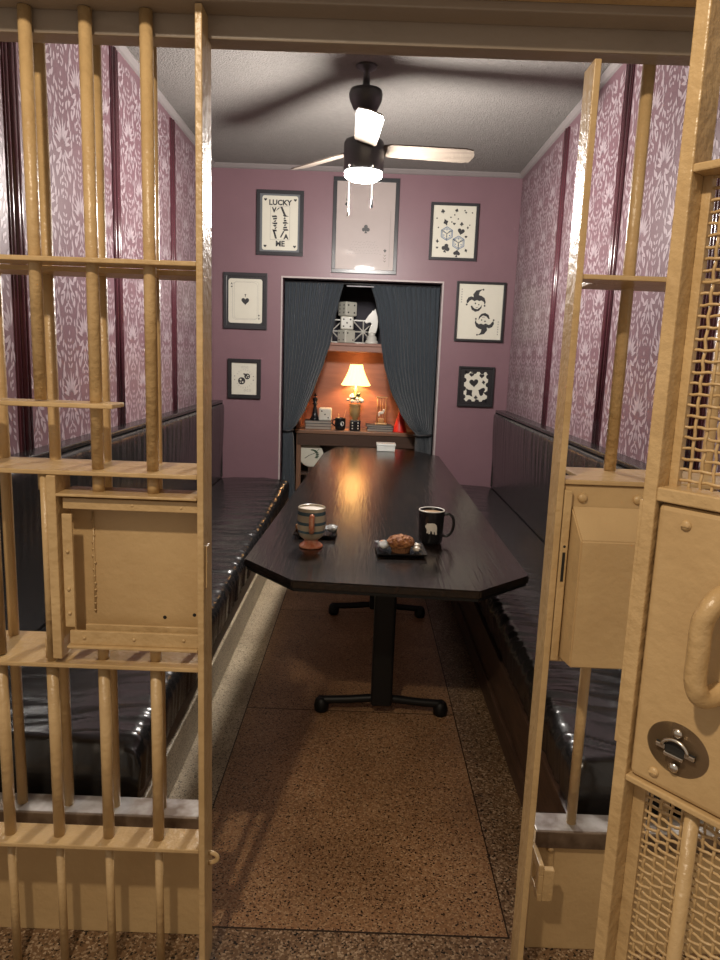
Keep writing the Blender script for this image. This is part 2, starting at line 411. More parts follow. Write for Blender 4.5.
# sliding door (front layer)
YG = 1.487; G0, G1 = 1.450, 1.524
t = thing('sliding_cell_door', (-.7, YG, .0), 'open beige barred sliding cell door with a boxed tray hatch, left of the doorway', 'cell door')
cols = [-.452, -.571, -.689, -.806, -.923, -1.04]
s = B(); s.box(-.348, -.334, G0 - .002, G1 + .006, 0.012, 2.149, .002); s.done('end_stile', 'paint', t)
for x in cols:
    segs = [(.352, .80), (1.243, 2.149)]
    if x == cols[2]: segs = [(.352, .80)]                         # the upper bar starts at the short shelf bar
    if x in (cols[3],): segs = [(.352, .80), (.81, 1.243), (1.243, 1.385)]
    for a, c in segs:
        s = B(); s.cyl((x, YG, a), (x, YG, c), .0130, seg=18); s.done('bar', 'paint', t)
    s = B(); s.cyl((x, YG, .0), (x, YG, .342), .0098, seg=16); s.done('bar', 'paint', t)
s = B(); s.cyl((cols[2], YG, 1.388), (cols[2], YG, 2.149), .013, seg=18); s.done('bar', 'paint', t)
for x in (-.806, -.923, -1.04):
    s = B(); s.cyl((x, YG, .81), (x, YG, 1.243), .013, seg=18); s.done('bar', 'paint', t)
for z, x1, x0 in ((.350, -.348, -1.27), (.802, -.348, -1.27), (1.238, -.348, -1.27), (1.381, -.524, -1.27), (1.674, -.348, -1.27)):
    s = B(); s.box(x0, x1, G0, G1, z - .005, z + .005, .002); s.done('crossbar', 'paint', t)
s = B(); s.tube([(-.335 + .022 * math.sin(a), 1.492, .318 - .014 + .014 * math.cos(a)) for a in [PI * k / 10 for k in range(11)]], .0055, 10); s.done('stop_stud', 'paint', t)
s = B(); s.box(-.334, -.330, 1.462, 1.488, .99, 1.085, .0015); s.done('latch_plate', 'paint', t)
# hatch box in the sliding door
hx0, hx1 = -.652, -.348
s = B(); s.cyl((-.680, G0 + .016, .808), (-.680, G0 + .016, 1.232), .009, seg=14); s.done('hatch_side_bar', 'paint', t)
s = B(); s.box(-.668, hx0 + .004, G0 - .004, G1, .820, 1.232, .002); s.done('hatch_side_bar', 'paint', t)
s = B(); s.box(hx0 + .004, hx1, G0 - .006, G1 + .01, 1.188, 1.194, .0015); s.box(hx0 + .012, hx1, G0 + .010, G0 + .03, 1.158, 1.182, .0015); s.done('hatch_top_frame', 'paint', t)
s = B(); s.box(hx0 + .016, hx1, G0 - .006, G1 + .01, .846, .852, .0015); s.box(hx0 + .02, hx1, G0 + .004, G0 + .012, .852, .884, .0015); s.box(hx0 + .045, hx1, G0 + .03, G0 + .036, .862, .890, .0015); s.done('hatch_bottom_frame', 'paint', t)
s = B(); s.box(-.641, -.619, G0 + .004, G0 + .010, .892, 1.148, .0015); s.done('hatch_slide_strip', 'paint', t)
for z in (.925, .98, 1.065):
    s = B(); s.ball((-.630, G0 + .003, z), .0042); s.done('screw', 'paint', t)
s = B(); s.box(hx0 - .006, hx1, G1 - .004, G1 + .004, .852, 1.19, .001)
s.mi = 1
for (x, z) in ((-.44, .897), (-.372, .905)): s.cyl((x, G1 - .0048, z), (x, G1 - .004, z), .0042, seg=10)
s.done('hatch_back_panel', ['paint_flat', 'dark'], t)
s = B(); s.tube([(-.598, G1 - .006, .905), (-.598, G1 - .006, 1.14)], .0022, 6)
for k in range(14): s.ball((-.598 + random.uniform(-.003, .003), G1 - .006, .91 + .016 * k), .0035, sub=1)
s.done('weld_bead', 'paint', t)
for (x, z) in ((-.60, .868), (-.49, .868), (-.38, .87), (-.49, 1.17), (-.385, 1.168)):
    s = B(); s.ball((x, G0 + .004 if z < 1 else G0 + .012, z), .004); s.done('rivet', 'paint', t)
for x in cols[:3]:
    s = B(); s.cyl((x, YG, .853), (x, YG, .807), .013, seg=16); s.done('bar', 'paint', t)
    s = B(); s.cyl((x, YG, 1.194), (x, YG, 1.233), .013, seg=16); s.done('bar', 'paint', t)

# fixed front right of the doorway
t = thing('door_jamb_grille', (.6, 1.5, 0), 'beige jamb post with one round bar and flat crosspiece, right of the doorway', 'bar grille')
s = B(); s.box(.415, .429, 1.450, 1.516, 0, 2.078, .002); s.done('jamb_post', 'paint', t)
s = B(); s.cyl((.577, YR, 1.262), (.577, YR, 2.3), .0135, seg=18); s.done('bar', 'paint', t)
s = B(); s.cyl((.567, YR, .350), (.567, YR, .90), .0125, seg=18); s.done('bar', 'paint', t)
for k in range(1, 5):
    s = B(); s.cyl((.562 + .119 * k, YR, .350), (.562 + .119 * k, YR, 2.3), .0125, seg=18); s.done('bar', 'paint', t)
s = B(); s.box(.475, 1.18, 1.516, 1.645, 1.672, 1.682, .002); s.box(.429, 1.18, 1.455, 1.518, 1.672, 1.682, .002); s.done('crossbar', 'paint', t)
s = B(); s.box(.475, 1.18, 1.516, 1.645, 1.252, 1.262, .002); s.box(.429, 1.18, 1.455, 1.518, 1.252, 1.262, .002); s.done('crossbar', 'paint', t)
# lock box
t = thing('lock_box', (.55, 1.47, .84), 'beige steel lock housing with sloped top fixed between doorway jamb and mesh door', 'lock box')
s = B(); s.box(.430, .76, 1.462, 1.475, .850, 1.250, .003)
s.done('mounting_plate', 'paint_flat', t)
s = B(); yf = 1.405; yb = 1.4615
P = [(.450, yb, .862), (.70, yb, .862), (.70, yb, 1.206), (.450, yb, 1.206), (.460, yf, .862), (.69, yf, .862), (.69, yf, 1.142), (.460, yf, 1.142)]
vs = [s.bm.verts.new(Vector(p)) for p in P]
for f in ((0, 1, 2, 3), (4, 5, 6, 7), (0, 1, 5, 4), (1, 2, 6, 5), (2, 3, 7, 6), (3, 0, 4, 7)): s.bm.faces.new([vs[i] for i in f])
bmesh.ops.bevel(s.bm, geom=s.bm.edges[:], offset=.003, segments=2, affect='EDGES')
s.done('housing', 'paint_flat', t)
s = B(); s.box(.4305, .447, 1.448, 1.462, .858, 1.240, .002); s.done('side_flange', 'paint', t)
s = B(); s.box(.436, .442, 1.4472, 1.4478, 1.040, 1.105); s.ball((.439, 1.4476, 1.118), .003, (1, .3, 1)); s.done('slot', 'dark', t)
for x in (.472, .59):
    s = B(); s.ball((x, 1.460, 1.223), .0105, (1, .7, 1)); s.done('rivet', 'paint', t)
# hasp on right kick plate
t = thing('padlock_hasp', (.48, 1.56, .30), 'small beige padlock hasp bolted to the kick plate right of the doorway', 'hasp')
s = B(); s.box(.462, .522, 1.578, 1.585, .225, .312, .003); s.done('back_plate', 'paint', t)
s = B()
for (z0, z1) in ((.215, .236), (.285, .312)): s.box(.462, .474, 1.495, 1.578, z0, z1, .002)
s.box(.462, .474, 1.495, 1.522, .236, .285, .002); s.box(.462, .474, 1.55, 1.578, .236, .285, .002); s.done('staple', 'paint', t)
s = B(); s.box(.474, .500, 1.495, 1.512, .215, .300, .002); s.done('stop_block', 'paint', t)
s = B(); s.ball((.510, 1.575, .298), .0085, (1, .8, 1)); s.done('bolt', 'paint', t)

# ================================================================== MESH DOOR (near right), built in its own frame: x along door, -y towards viewer side
ang = math.atan2(-.78056404, .62507582)
t = thing('mesh_cell_door', (.369, .9, 0), 'open beige steel door with woven wire mesh, pull handle and keyhole, nearest at right edge', 'cell door', rz=ang)
ORG[t.name] = Vector((0, 0, 0))
W_ = .78
def dpart(name, s, m='paint', par=t, **k): return s.done(name, m, par, **k)
# local: x=u ; outward normal n = (-.78,-.625) => local -y
s = B(); s.box(0, .0185, 0, .045, .0, 2.08, .002); s.box(-.0035, .004, 0.0005, .012, .985, 1.33, .001); dpart('stile', s)
s = B(); s.box(W_ - .03, W_, 0, .045, .0, 2.08, .002); dpart('stile', s)
s = B(); s.box(.0185, .036, .028, .040, .02, .944, .001); dpart('mesh_retainer', s)
s = B(); s.box(.0185, .030, .028, .040, 1.345, 1.735, .001); dpart('mesh_retainer', s)
s = B(); s.box(.0185, W_ - .03, 0, .045, 1.732, 1.742, .002); dpart('rail', s)
s = B(); s.box(.0185, W_ - .03, 0, .045, 1.332, 1.350, .002); dpart('rail', s)
s = B(); s.box(.0185, W_ - .03, 0, .045, .936, .945, .002); dpart('rail', s)
s = B(); s.box(.0185, W_ - .03, 0, .045, .0, .03, .002); dpart('rail', s)
s = B(); s.box(.0185, W_ - .03, 0, .045, 2.05, 2.08, .002); dpart('rail', s)
lp = B(); lp.box(.0205, .46, .004, .04, .946, 1.3295, .008, 3); lp = lp.done('lock_panel', 'paint_flat', t)
s = B(); s.box(.46, W_ - .03, .018, .04, .946, 1.3295, .002); dpart('blank_panel', s, 'paint_flat')
# handle: a bent round bar
hx = .113
pts = [(hx + .012, .006, 1.236), (hx + .011, -.010, 1.238), (hx + .008, -.026, 1.233), (hx + .004, -.036, 1.220), (hx, -.039, 1.202), (hx, -.039, 1.167), (hx, -.039, 1.138), (hx + .002, -.037, 1.122), (hx + .005, -.029, 1.110), (hx + .009, -.014, 1.107), (hx + .012, .006, 1.110)]
def smooth_path(pts, n=6):
    P = [Vector(p) for p in pts]; out = []
    for i in range(len(P) - 1):
        p0, p1, p2, p3 = P[max(i - 1, 0)], P[i], P[i + 1], P[min(i + 2, len(P) - 1)]
        for k in range(n):
            u = k / n
            out.append(.5 * ((2 * p1) + (-p0 + p2) * u + (2 * p0 - 5 * p1 + 4 * p2 - p3) * u * u + (-p0 + 3 * p1 - 3 * p2 + p3) * u ** 3))
    out.append(P[-1]); return out
s = B(); s.tube(smooth_path(pts), .0128, 16); hd = s.done('pull_handle', 'paint', lp)
# keyhole escutcheon
kc = (.083, 1.012)
s = B(); s.lathe([(.0415, 0), (.0415, -.002), (.040, -.0035), (0, -.0035)], (kc[0], .004, kc[1]), 40, Matrix.Rotation(-PI / 2, 4, 'X') @ Matrix.Diagonal((1, .86, -1, 1)))
esc = s.done('keyhole_plate', 'lockplate', lp)
s = B(); s.box(kc[0] - .026, kc[0] + .026, -.0015, .0003, kc[1] - .0045, kc[1] + .0045, .0005)
s.lathe([(.014, 0), (.014, -.0012), (0, -.0012)], (kc[0], -.0003, kc[1] + .001), 24, Matrix.Rotation(-PI / 2, 4, 'X') @ Matrix.Diagonal((1, .8, -1, 1)))
s.done('keyhole', 'dark', esc)
s = B(); s.tube([(kc[0] + .017 * math.cos(a), -.004, kc[1] + .002 + .013 * math.sin(a)) for a in [PI * k / 12 for k in range(13)]], .0024, 8)
s.box(kc[0] - .013, kc[0] + .013, -.007, -.0005, kc[1] - .009, kc[1] - .004, .001); s.box(kc[0] - .026, kc[0] - .013, -.004, -.0005, kc[1] - .003, kc[1] + .003, .001); s.box(kc[0] + .013, kc[0] + .026, -.004, -.0005, kc[1] - .003, kc[1] + .003, .001)
s.done('key_guard', 'chrome', esc)
for dz in (.024, -.024):
    s = B(); s.ball((kc[0], -.0005, kc[1] + dz), .0072, (1, .6, 1)); s.done('screw', 'chrome', esc)
for (x, z) in ((.060, 1.307), (.056, .966)):
    s = B(); s.ball((x, .0035, z), .0072, (1, .55, 1)); s.box(x - .0055, x + .0055, -.0012, .0005, z - .0009, z + .0009); s.done('screw', 'paint', lp)
# woven meshes
def weave(x0, x1, z0, z1, px, pz, r=.0021):
    s = B(); y = .034; n = 0
    nx = int((x1 - x0) / px); nz = int((z1 - z0) / pz)
    for i in range(nx + 1):
        x = x0 + i * px + .5 * px; pts = []
        for j in range(nz * 2 + 1):
            z = z0 + j * pz / 2; ph = math.cos(PI * (j / 2 + i)) ; pts.append((x + .0005 * math.sin(j * 1.7 + i), y + .0016 * ph, z))
        s.tube(pts, r, 6)
    for j in range(nz + 1):
        z = z0 + j * pz; pts = []
        for i in range(nx * 2 + 3):
            x = x0 + i * px / 2; ph = -math.cos(PI * (j + i / 2 - .5)); pts.append((min(x, x1), y + .0016 * ph, z + .0009 * math.sin(i * 1.9 + j * 2.3)))
        s.tube(pts, r, 6)
    return s
mu = weave(.020, .46, 1.345, 1.735, .0150, .0138); mu.done('wire_mesh', 'paint', t, label='upper woven wire panel')
ml = weave(.020, .46, .03, .94, .0150, .0114); ml.done('wire_mesh', 'paint', t, label='lower woven wire panel')
for i in range(6):
    x = .106 + .119 * i
    s = B(); s.cyl((x, .020, .03), (x, .020, .9365), .0095, seg=18); dpart('bar', s)
    s = B(); s.cyl((x, .045, 1.350), (x, .045, 1.732), .0095, seg=18); dpart('bar', s)
    s = B(); s.cyl((x - .05, .030, 1.742), (x - .05, .030, 2.05), .0095, seg=18); dpart('bar', s)

# ================================================================== BENCHES
def bench(side):
    sg = -1 if side == 'left' else 1
    xw = XL if side == 'left' else XR
    face = -.615 if side == 'left' else .590
    ya, yb = 1.70 if side == 'left' else 1.70, YF - .004
    cz = .17 if side == 'left' else .10
    lab = {'left': 'long black vinyl banquette along the left wall with brightly lit creases',
           'right': 'long black vinyl banquette along the right wall, partly behind the lock box'}[side]
    t = thing('banquette', ((xw + face) / 2, 3.8, 0), lab, 'bench', 'long wall banquettes')
    def mm(a, c): return (min(a, c), max(a, c))
    s = B(); x0, x1 = mm(face, face + sg * .05); s.box(x0, x1, ya - .02, yb, 0, cz, .006); s.done('curb', 'terrazzo_curb' if side == 'left' else 'wood_base', t)
    s = B(); x0, x1 = mm(face + sg * .012, xw - sg * .004); s.box(x0, x1, ya - .01, yb, cz, .29, .003)
    x0, x1 = mm(face + sg * .002, face + sg * .03); s.box(x0, x1, ya - .01, yb, .278, .296, .003); s.done('wooden_base', 'wood_base', t)
    # seat cushion with creases
    x_in = xw - sg * .09
    Lc = yb - ya
    def edge(y):
        if side == 'left': return -.578 - .042 * (y - ya) / Lc + .008 * noise.noise(Vector((0, y * 3, 5)))
        return .600 + .012 * (y - ya) / Lc + .008 * noise.noise(Vector((0, y * 3, 9)))
    NU, NV = 44, 420
    def fn(u, v):
        y = ya + v * Lc; xe = edge(y); W2 = abs(x_in - xe)
        # profile: u 0..1 : bottom front -> up front -> over top -> wall
        if u < .12: k = u / .12; x = xe + sg * .006 * (1 - k) ; z = .300 + .10 * k; nrm = Vector((-sg, 0, 0))
        elif u < .30:
            a = (u - .12) / .18 * PI / 2; R = .048; x = xe + sg * (R - R * math.cos(a)); z = .40 + R * math.sin(a); nrm = Vector((-sg * math.cos(a), 0, math.sin(a)))
        else:
            k = (u - .30) / .70; x = xe + sg * (.048 + (W2 - .048) * k); z = .448 + .012 * math.sin(PI * k); nrm = Vector((0, 0, 1))
        d = abs(x - xe); sidek = .35 if u < .2 else 1
        sk = y + .35 * d * sg * 0 + .28 * d + .05 * noise.noise(Vector((x * 4, y * 2.5, 1)))
        rid = 1 - abs(noise.noise(Vector((x * 1.1, sk * 11, 3)))) * 2
        rid2 = 1 - abs(noise.noise(Vector((x * 2.3, sk * 24, 8)))) * 2
        amp = .017 * (math.exp(-d / .20) * .9 + .12) * (.35 + .65 * max(0, noise.noise(Vector((x * .8, y * .9, 2))) + .55))
        h = sidek * amp * (rid ** 3 if rid > 0 else rid * .2) + amp * .4 * rid2
        # rounded near end
        ee = min((y - ya) / .05, 1.); z2 = z
        p = Vector((x, y, z)) + nrm * h
        if ee < 1 : p.z = .300 + (p.z - .300) * (.35 + .65 * math.sqrt(max(0, 1 - (1 - ee) ** 2)))
        return p
    s = B(); s.grid(fn, NU, NV)
    # close the near end and the underside
    bm = s.bm; bm.verts.ensure_lookup_table(); n = NV + 1
    near = [bm.verts[i * n] for i in range(NU + 1)]; bm.faces.new(near + [bm.verts.new(Vector((x_in, ya, .3)))])
    s.done('seat_cushion', 'vinyl', t)
    # back cushion: upright pad with fine vertical gathers
    xf = xw - sg * .088
    zb, zt = .44, 1.085
    def fb(u, v):
        y = ya + v * Lc
        if u < .75: k = u / .75; z = zb + (zt - .03 - zb) * k; x = xf + sg * (.010 * math.cos(PI * k) - .004) ; nrm = Vector((-sg, 0, 0)); am = 1
        else:
            a = (u - .75) / .25 * PI / 2; x = xf + sg * (.03 - .03 * math.cos(a)) + sg * -.014; z = zt - .03 + .03 * math.sin(a); nrm = Vector((-sg * math.cos(a), 0, math.sin(a))); am = 1 - (u - .75) / .25
        g = noise.noise(Vector((3, y * 22, z * 1.3))) + .5 * noise.noise(Vector((1, y * 50, z * 2)))
        near_top = .3 + .7 * max(0, (z - zb) / (zt - zb)) ** 1.5
        return Vector((x, y, z)) + nrm * (.0042 * g * near_top * am)
    s = B(); s.grid(fb, 26, 420); s.done('back_cushion', 'vinyl', t)
    s = B(); x0, x1 = mm(xf + sg * .012, xw - sg * .002); s.box(x0, x1, ya, yb, .44, 1.086, .003); x0, x1 = mm(xf - sg * .002, xw - sg * .002); s.box(x0, x1, ya, yb, 1.088, 1.110, .006, 3)
    s.box(x0, x1, yb - .02, yb, .46, 1.09, .003)
    s.done('backrest_frame', 'vinyl', t)
    return t
bench('left'); bench('right')

# ================================================================== TABLE
t = thing('dining_table', (.12, 4.0, 0), 'long black octagonal pedestal table running down the middle of the cell', 'table')
TT = .76
oc = [(-.420, 2.465), (-.222, 2.235), (.405, 2.195), (.608, 2.385), (.604, 5.45), (.38, 5.80), (-.22, 5.80), (-.305, 5.35)]
s = B(); s.prism(oc, (0, 0, .028), lambda p: Vector((p[0], p[1], TT - .029)))
bmesh.ops.bevel(s.bm, geom=s.bm.edges[:], offset=.004, segments=2, affect='EDGES'); s.done('tabletop', 'table', t)
oc2 = [(.13 + (x - .13) * .985, 3.98 + (y - 3.98) * .995) for x, y in oc]
s = B(); s.prism(oc2, (0, 0, .012), lambda p: Vector((p[0], p[1], TT - .041))); s.done('edge_band', 'black_metal', t)
for yy in (2.78, 3.93, 5.08):
    cx = .118
    p = B(); p.box(cx - .045, cx + .045, yy - .045, yy + .045, .05, TT - .041, .012, 3); p = p.done('pedestal_column', 'black_metal', t)
    s = B(); s.tube(smooth_path([(cx - .262, yy, .052), (cx - .15, yy, .058), (cx, yy, .070), (cx + .15, yy, .058), (cx + .262, yy, .052)]), .0175, 14); s.done('foot_bar', 'black_metal', p)
    for sx in (-1, 1):
        s = B(); s.lathe([(.022, 0), (.030, .008), (.032, .030), (.026, .055), (.014, .066)], (cx + sx * .255, yy, .0005), 20); s.done('floor_glide', 'black_metal', p)
    s = B(); s.box(cx - .20, cx + .20, yy - .03, yy + .03, TT - .046, TT - .0412, .001); s.done('mounting_plate', 'black_metal', p)

# ------------------------------------------------------------------ cups and plates on the table
TZ = TT + .0000
def plate(x, y, a, w_, label):
    t = thing('dessert_plate', (x, y, TZ), label, 'plate', 'square black dessert plates on the table', rz=a)
    s = B(); h = w_ / 2
    s.box(-h * .72, h * .72, -h * .72, h * .72, 0, .004, .001)
    for r0, r1, z0, z1 in ((h * .72, h, .002, .013),):
        a0 = [Vector((sx * r0, sy * r0, z0)) for sx, sy in ((-1, -1), (1, -1), (1, 1), (-1, 1))]
        a1 = [Vector((sx * r1, sy * r1, z1)) for sx, sy in ((-1, -1), (1, -1), (1, 1), (-1, 1))]
        a2 = [p + Vector((0, 0, .004)) for p in a1]; a3 = [p + Vector((0, 0, .004)) for p in a0]
        V = [[s.bm.verts.new(p) for p in L] for L in (a0, a1, a2, a3)]
        for i in range(4):
            j = (i + 1) % 4
            for m_, n_ in ((0, 1), (1, 2), (2, 3), (3, 0)): s.bm.faces.new((V[m_][i], V[m_][j], V[n_][j], V[n_][i]))
    s.done('dish', 'black_gloss', t)
    return t
plate(.160, 2.635, .05, .19, 'square black plate under the muffin, beside the black mug')
plate(-.185, 2.865, -.02, .175, 'square black plate holding a pastry, behind the striped mug')
# black bear mug
mx_, my_ = .292, 2.79
t = thing('coffee_mug', (mx_, my_, TZ), 'straight black coffee mug with a white bear print, filled with coffee', 'mug')
s = B(); s.lathe([(.040, 0), (.0475, .006), (.050, .02), (.0525, .135), (.0525, .139), (.0485, .139), (.0475, .128), (.046, .02), (0, .012)], (mx_, my_, TZ), 40); s.done('cup', 'black_gloss', t)
s = B(); s.lathe([(.0528, .1365), (.0530, .139), (.0505, .1405), (.0482, .139)], (mx_, my_, TZ), 40, close=False); s.done('rim', 'white', t)
s = B(); s.lathe([(.0475, .128), (0, .1285)], (mx_, my_, TZ), 40, close=False); s.done('coffee', 'coffee', t)
s = B(); s.tube(smooth_path([(mx_ + .049, my_, TZ + .118), (mx_ + .070, my_ - .002, TZ + .124), (mx_ + .088, my_ - .003, TZ + .108), (mx_ + .092, my_ - .004, TZ + .075), (mx_ + .083, my_ - .003, TZ + .045), (mx_ + .064, my_ - .002, TZ + .030), (mx_ + .049, my_, TZ + .034)]), .0058, 12); s.done('handle', 'black_gloss', t)
bear = [(-.0270, .010), (-.0245, .017), (-.0205, .0195), (-.0185, .0235), (-.0155, .0215), (-.012, .0225), (.002, .0240), (.013, .0225), (.0205, .016), (.0230, .006), (.0225, -.006), (.0240, -.0165), (.0155, -.0170), (.0140, -.008), (.010, -.005), (.0105, -.0145), (.0045, -.015), (.002, -.005), (-.004, -.004), (-.0055, -.0145), (-.0120, -.0150), (-.0120, -.005), (-.0145, -.013), (-.0200, -.012), (-.0190, -.001), (-.0225, .004)]
s = B()
def wrapm(p):
    r = .0530; a = -PI / 2 + p[0] / r - .05; return Vector((mx_ + r * math.cos(a), my_ + r * math.sin(a), TZ + .066 + p[1] * 1.15))
import itertools
from mathutils.geometry import tessellate_polygon
tri = tessellate_polygon([[Vector((x, z, 0)) for x, z in bear]])
vv = [s.bm.verts.new(Vector((x, 0, z))) for x, z in bear]
for a in tri: s.bm.faces.new([vv[i] for i in a])
for k in range(-8, 9): bmesh.ops.bisect_plane(s.bm, geom=s.bm.verts[:] + s.bm.edges[:] + s.bm.faces[:], plane_co=(k * .003, 0, 0), plane_no=(1, 0, 0))
for v in s.bm.verts: v.co = wrapm((v.co.x, v.co.z))
s.done('bear_print', 'white', t, solid=.0006)
# striped footed mug
fx, fy = -.190, 2.665
t = thing('footed_mug', (fx, fy, TZ), 'striped cream and blue footed mug with orange handle and foot, full of foam', 'mug')
prof = [(.030, .032), (.044, .042), (.053, .060), (.056, .085), (.0555, .110), (.054, .150), (.0535, .158)]
s = B(); s.lathe([(.046, 0), (.047, .004), (.044, .009), (.034, .017), (.027, .023), (.026, .030), (.028, .036), (0, .036)], (fx, fy, TZ), 40); s.done('foot', 'orange', t)
s = B(); bands = [(.032, .062, 0), (.062, .072, 1), (.072, .094, 0), (.094, .106, 1), (.106, .132, 0), (.132, .146, 1), (.146, .158, 0)]
def rad(z):
    for (r0, z0), (r1, z1) in zip(prof, prof[1:]):
        if z0 <= z <= z1: return r0 + (r1 - r0) * (z - z0) / (z1 - z0)
    return prof[0][0] if z < prof[0][1] else prof[-1][0]
for z0, z1, m_ in bands:
    s.mi = m_; n = 5; s.lathe([(rad(z0 + (z1 - z0) * k / n), z0 + (z1 - z0) * k / n) for k in range(n + 1)], (fx, fy, TZ), 40, close=False)
s.mi = 0; s.lathe([(.0535, .158), (.052, .1605), (.0495, .158), (.048, .140), (.045, .07), (0, .05)], (fx, fy, TZ), 40, close=False)
s.done('bowl', ['cream', 'teal'], t)
s = B(); s.lathe([(.0492, .152), (.02, .1535), (0, .154)], (fx, fy, TZ), 40, close=False); s.done('foam', 'foam', t)
s = B(); s.tube(smooth_path([(fx + .005, fy - .050, TZ + .130), (fx + .006, fy - .066, TZ + .134), (fx + .006, fy - .077, TZ + .120), (fx + .006, fy - .077, TZ + .095), (fx + .005, fy - .068, TZ + .078), (fx + .004, fy - .052, TZ + .074)]), .0105, 12); s.done('handle', 'orange', t)
# muffin
ux, uy = .162, 2.625
t = thing('muffin', (ux, uy, TZ + .004), 'brown crumb topped muffin on the square plate beside the black mug', 'muffin')
s = B(); seg = 48; rings = []
for k in range(9):
    f = k / 8; ring = []
    for i in range(seg):
        r = (.034 + .010 * f) * (1 + .028 * (1 if i % 2 else -1)); ring.append(s.bm.verts.new(Vector((ux + r * math.cos(2 * PI * i / seg), uy + r * math.sin(2 * PI * i / seg), TZ + .0045 + .036 * f))))
    rings.append(ring)
for a, c in zip(rings, rings[1:]):
    for i in range(seg): s.bm.faces.new((a[i], a[(i + 1) % seg], c[(i + 1) % seg], c[i]))
s.bm.faces.new(rings[0][::-1]); s.done('paper_cup', 'muffin_cup', t)
s = B(); s.ball((ux, uy, TZ + .042), .053, (1, .95, .50), 4, .16)
for k in range(40):
    a = random.uniform(0, 2 * PI); r = .045 * math.sqrt(random.random()); zz = TZ + .042 + .026 * math.sqrt(max(0, 1 - (r / .053) ** 2))
    s.ball((ux + r * math.cos(a), uy + r * math.sin(a), zz), random.uniform(.003, .006), (1, 1, .8), 1, .3)
s.done('crumb_top', 'muffin', t)
# two white creamer/butter cups right of the muffin, wrapper on the left
for k, (x, y, lb) in enumerate(((.222, 2.600, 'small white foil packet at front of the muffin plate'), (.226, 2.648, 'small white foil packet at back of the muffin plate'))):
    s = B(); s.ball((x, y, TZ + .0225), .013, (1.05, 1.1, .75), 3, .5); s.done('foil_packet', 'icing', label=lb, cat='packet', group='foil packets on the muffin plate')
def crumple(x, y, z, sx, sy, sz, lb):
    s = B(); s.ball((x, y, z + sz * .9), 1, (sx, sy, sz), 3, .0)
    for v in s.bm.verts:
        d = v.co - Vector((x, y, z + sz)); k = 1 + .35 * noise.noise(v.co * 60); v.co = Vector((x, y, z + sz)) + d * k
        v.co.z = max(v.co.z, z)
    for f in s.bm.faces: f.smooth = False
    s.done('plastic_wrapper', 'wrap', label=lb, cat='wrapper', group='clear wrappers on the dessert plates')
crumple(.095, 2.635, TZ + .014, .022, .045, .014, 'crinkled clear wrapper lying on the left of the muffin plate')
crumple(-.118, 2.868, TZ + .012, .022, .035, .015, 'crinkled clear wrapper on the plate behind the striped mug')
# pastry
t = thing('pastry', (-.245, 2.87, TZ + .005), 'golden glazed pastry on the plate behind the striped mug', 'pastry')
s = B(); s.ball((-.235, 2.865, TZ + .026), .036, (.95, 1.0, .62), 4, .35); s.done('crust', 'pastry', t)
s = B(); s.ball((-.236, 2.86, TZ + .040), .022, (1.0, 1.0, .5), 3, .6); s.done('icing', 'icing', t)
# white box at far end
t = thing('napkin_box', (.21, 5.68, TZ), 'small frosted white box standing at the far end of the table', 'box')
s = B(); s.box(.115, .262, 5.60, 5.72, TZ + .0002, TZ + .045, .004); s.done('box_body', 'acrylic', t)
s = B(); s.box(.110, .267, 5.595, 5.725, TZ + .045, TZ + .062, .004); s.done('lid', 'acrylic', t)

# ================================================================== CURTAINS
def curtain(side):
    sg = 1 if side == 'left' else -1
    xo = OX0 + .006 if side == 'left' else OX1 - .006
    # inner edge x as a function of z (z from top)
    if side == 'left':
        E = [(2.10, -.21), (1.95, -.245), (1.80, -.275), (1.62, -.305), (1.45, -.355), (1.25, -.425), (1.05, -.505), (.93, -.565), (.865, -.605), (.80, -.60), (.4, -.585), (.02, -.58)]
    else:
        E = [(2.10, .02), (1.95, .07), (1.80, .10), (1.62, .125), (1.45, .155), (1.25, .215), (1.05, .31), (.93, .385), (.865, .435), (.80, .45), (.4, .47), (.02, .47)]
    def ex(z):
        for (z0, x0), (z1, x1) in zip(E, E[1:]):
            if z <= z0 and z >= z1: k = (z0 - z) / (z0 - z1); k = k * k * (3 - 2 * k) * .3 + k * .7; return x0 + (x1 - x0) * k
        return E[-1][1] if z < .1 else E[0][1]
    yc = 6.0
    lab = {'left': 'dark navy curtain tied back to the left side of the alcove', 'right': 'dark navy curtain tied back to the right side of the alcove'}[side]
    t = thing('curtain', (xo, yc, .02), lab, 'curtain', 'tied back curtains in the alcove opening')
    def fn(u, v):
        z = 2.10 - 2.08 * v; xi = ex(z); wdt = abs(xi - xo); x = xo + (xi - xo) * u
        full = .6
        amp = .006 + .012 * (1 - min(1, wdt / full))
        ph = u * 2 * PI * 13 + 1.2 * math.sin(z * 2 + u * 5) + 2.2 * noise.noise(Vector((u * 5, z * .5, 1)))
        pinch = math.exp(-((z - .865) / .05) ** 2)
        y = yc + amp * (1 - .4 * pinch) * math.sin(ph) + .012 * noise.noise(Vector((u * 6, z * 2, 3 if sg > 0 else 7)))
        x += .004 * math.cos(ph) * (1 - u) * u * 4
        x = xo + (x - xo) * (1 - .12 * pinch)
        return (x, y, z)
    s = B(); s.grid(fn, 240, 90); s.done('drape', 'curtain', t, solid=.003)
    xm = (xo + ex(.865)) / 2; hw = abs(ex(.865) - xo) / 2
    s = B(); s.tube([(xm + (hw * .98) * math.cos(a), yc + .036 * math.sin(a), .862 + .004 * math.cos(a)) for a in [2 * PI * k / 30 for k in range(30)]], .008, 8, True); s.done('tieback', 'coverdark', t)
curtain('left'); curtain('right')
s = B(); s.cyl((OX0 + .001, 6.0, 2.105), (OX1 - .001, 6.0, 2.105), .007); s.done('curtain_rod', 'fan_dark', label='thin dark curtain rod across the top of the alcove opening', cat='curtain rod')
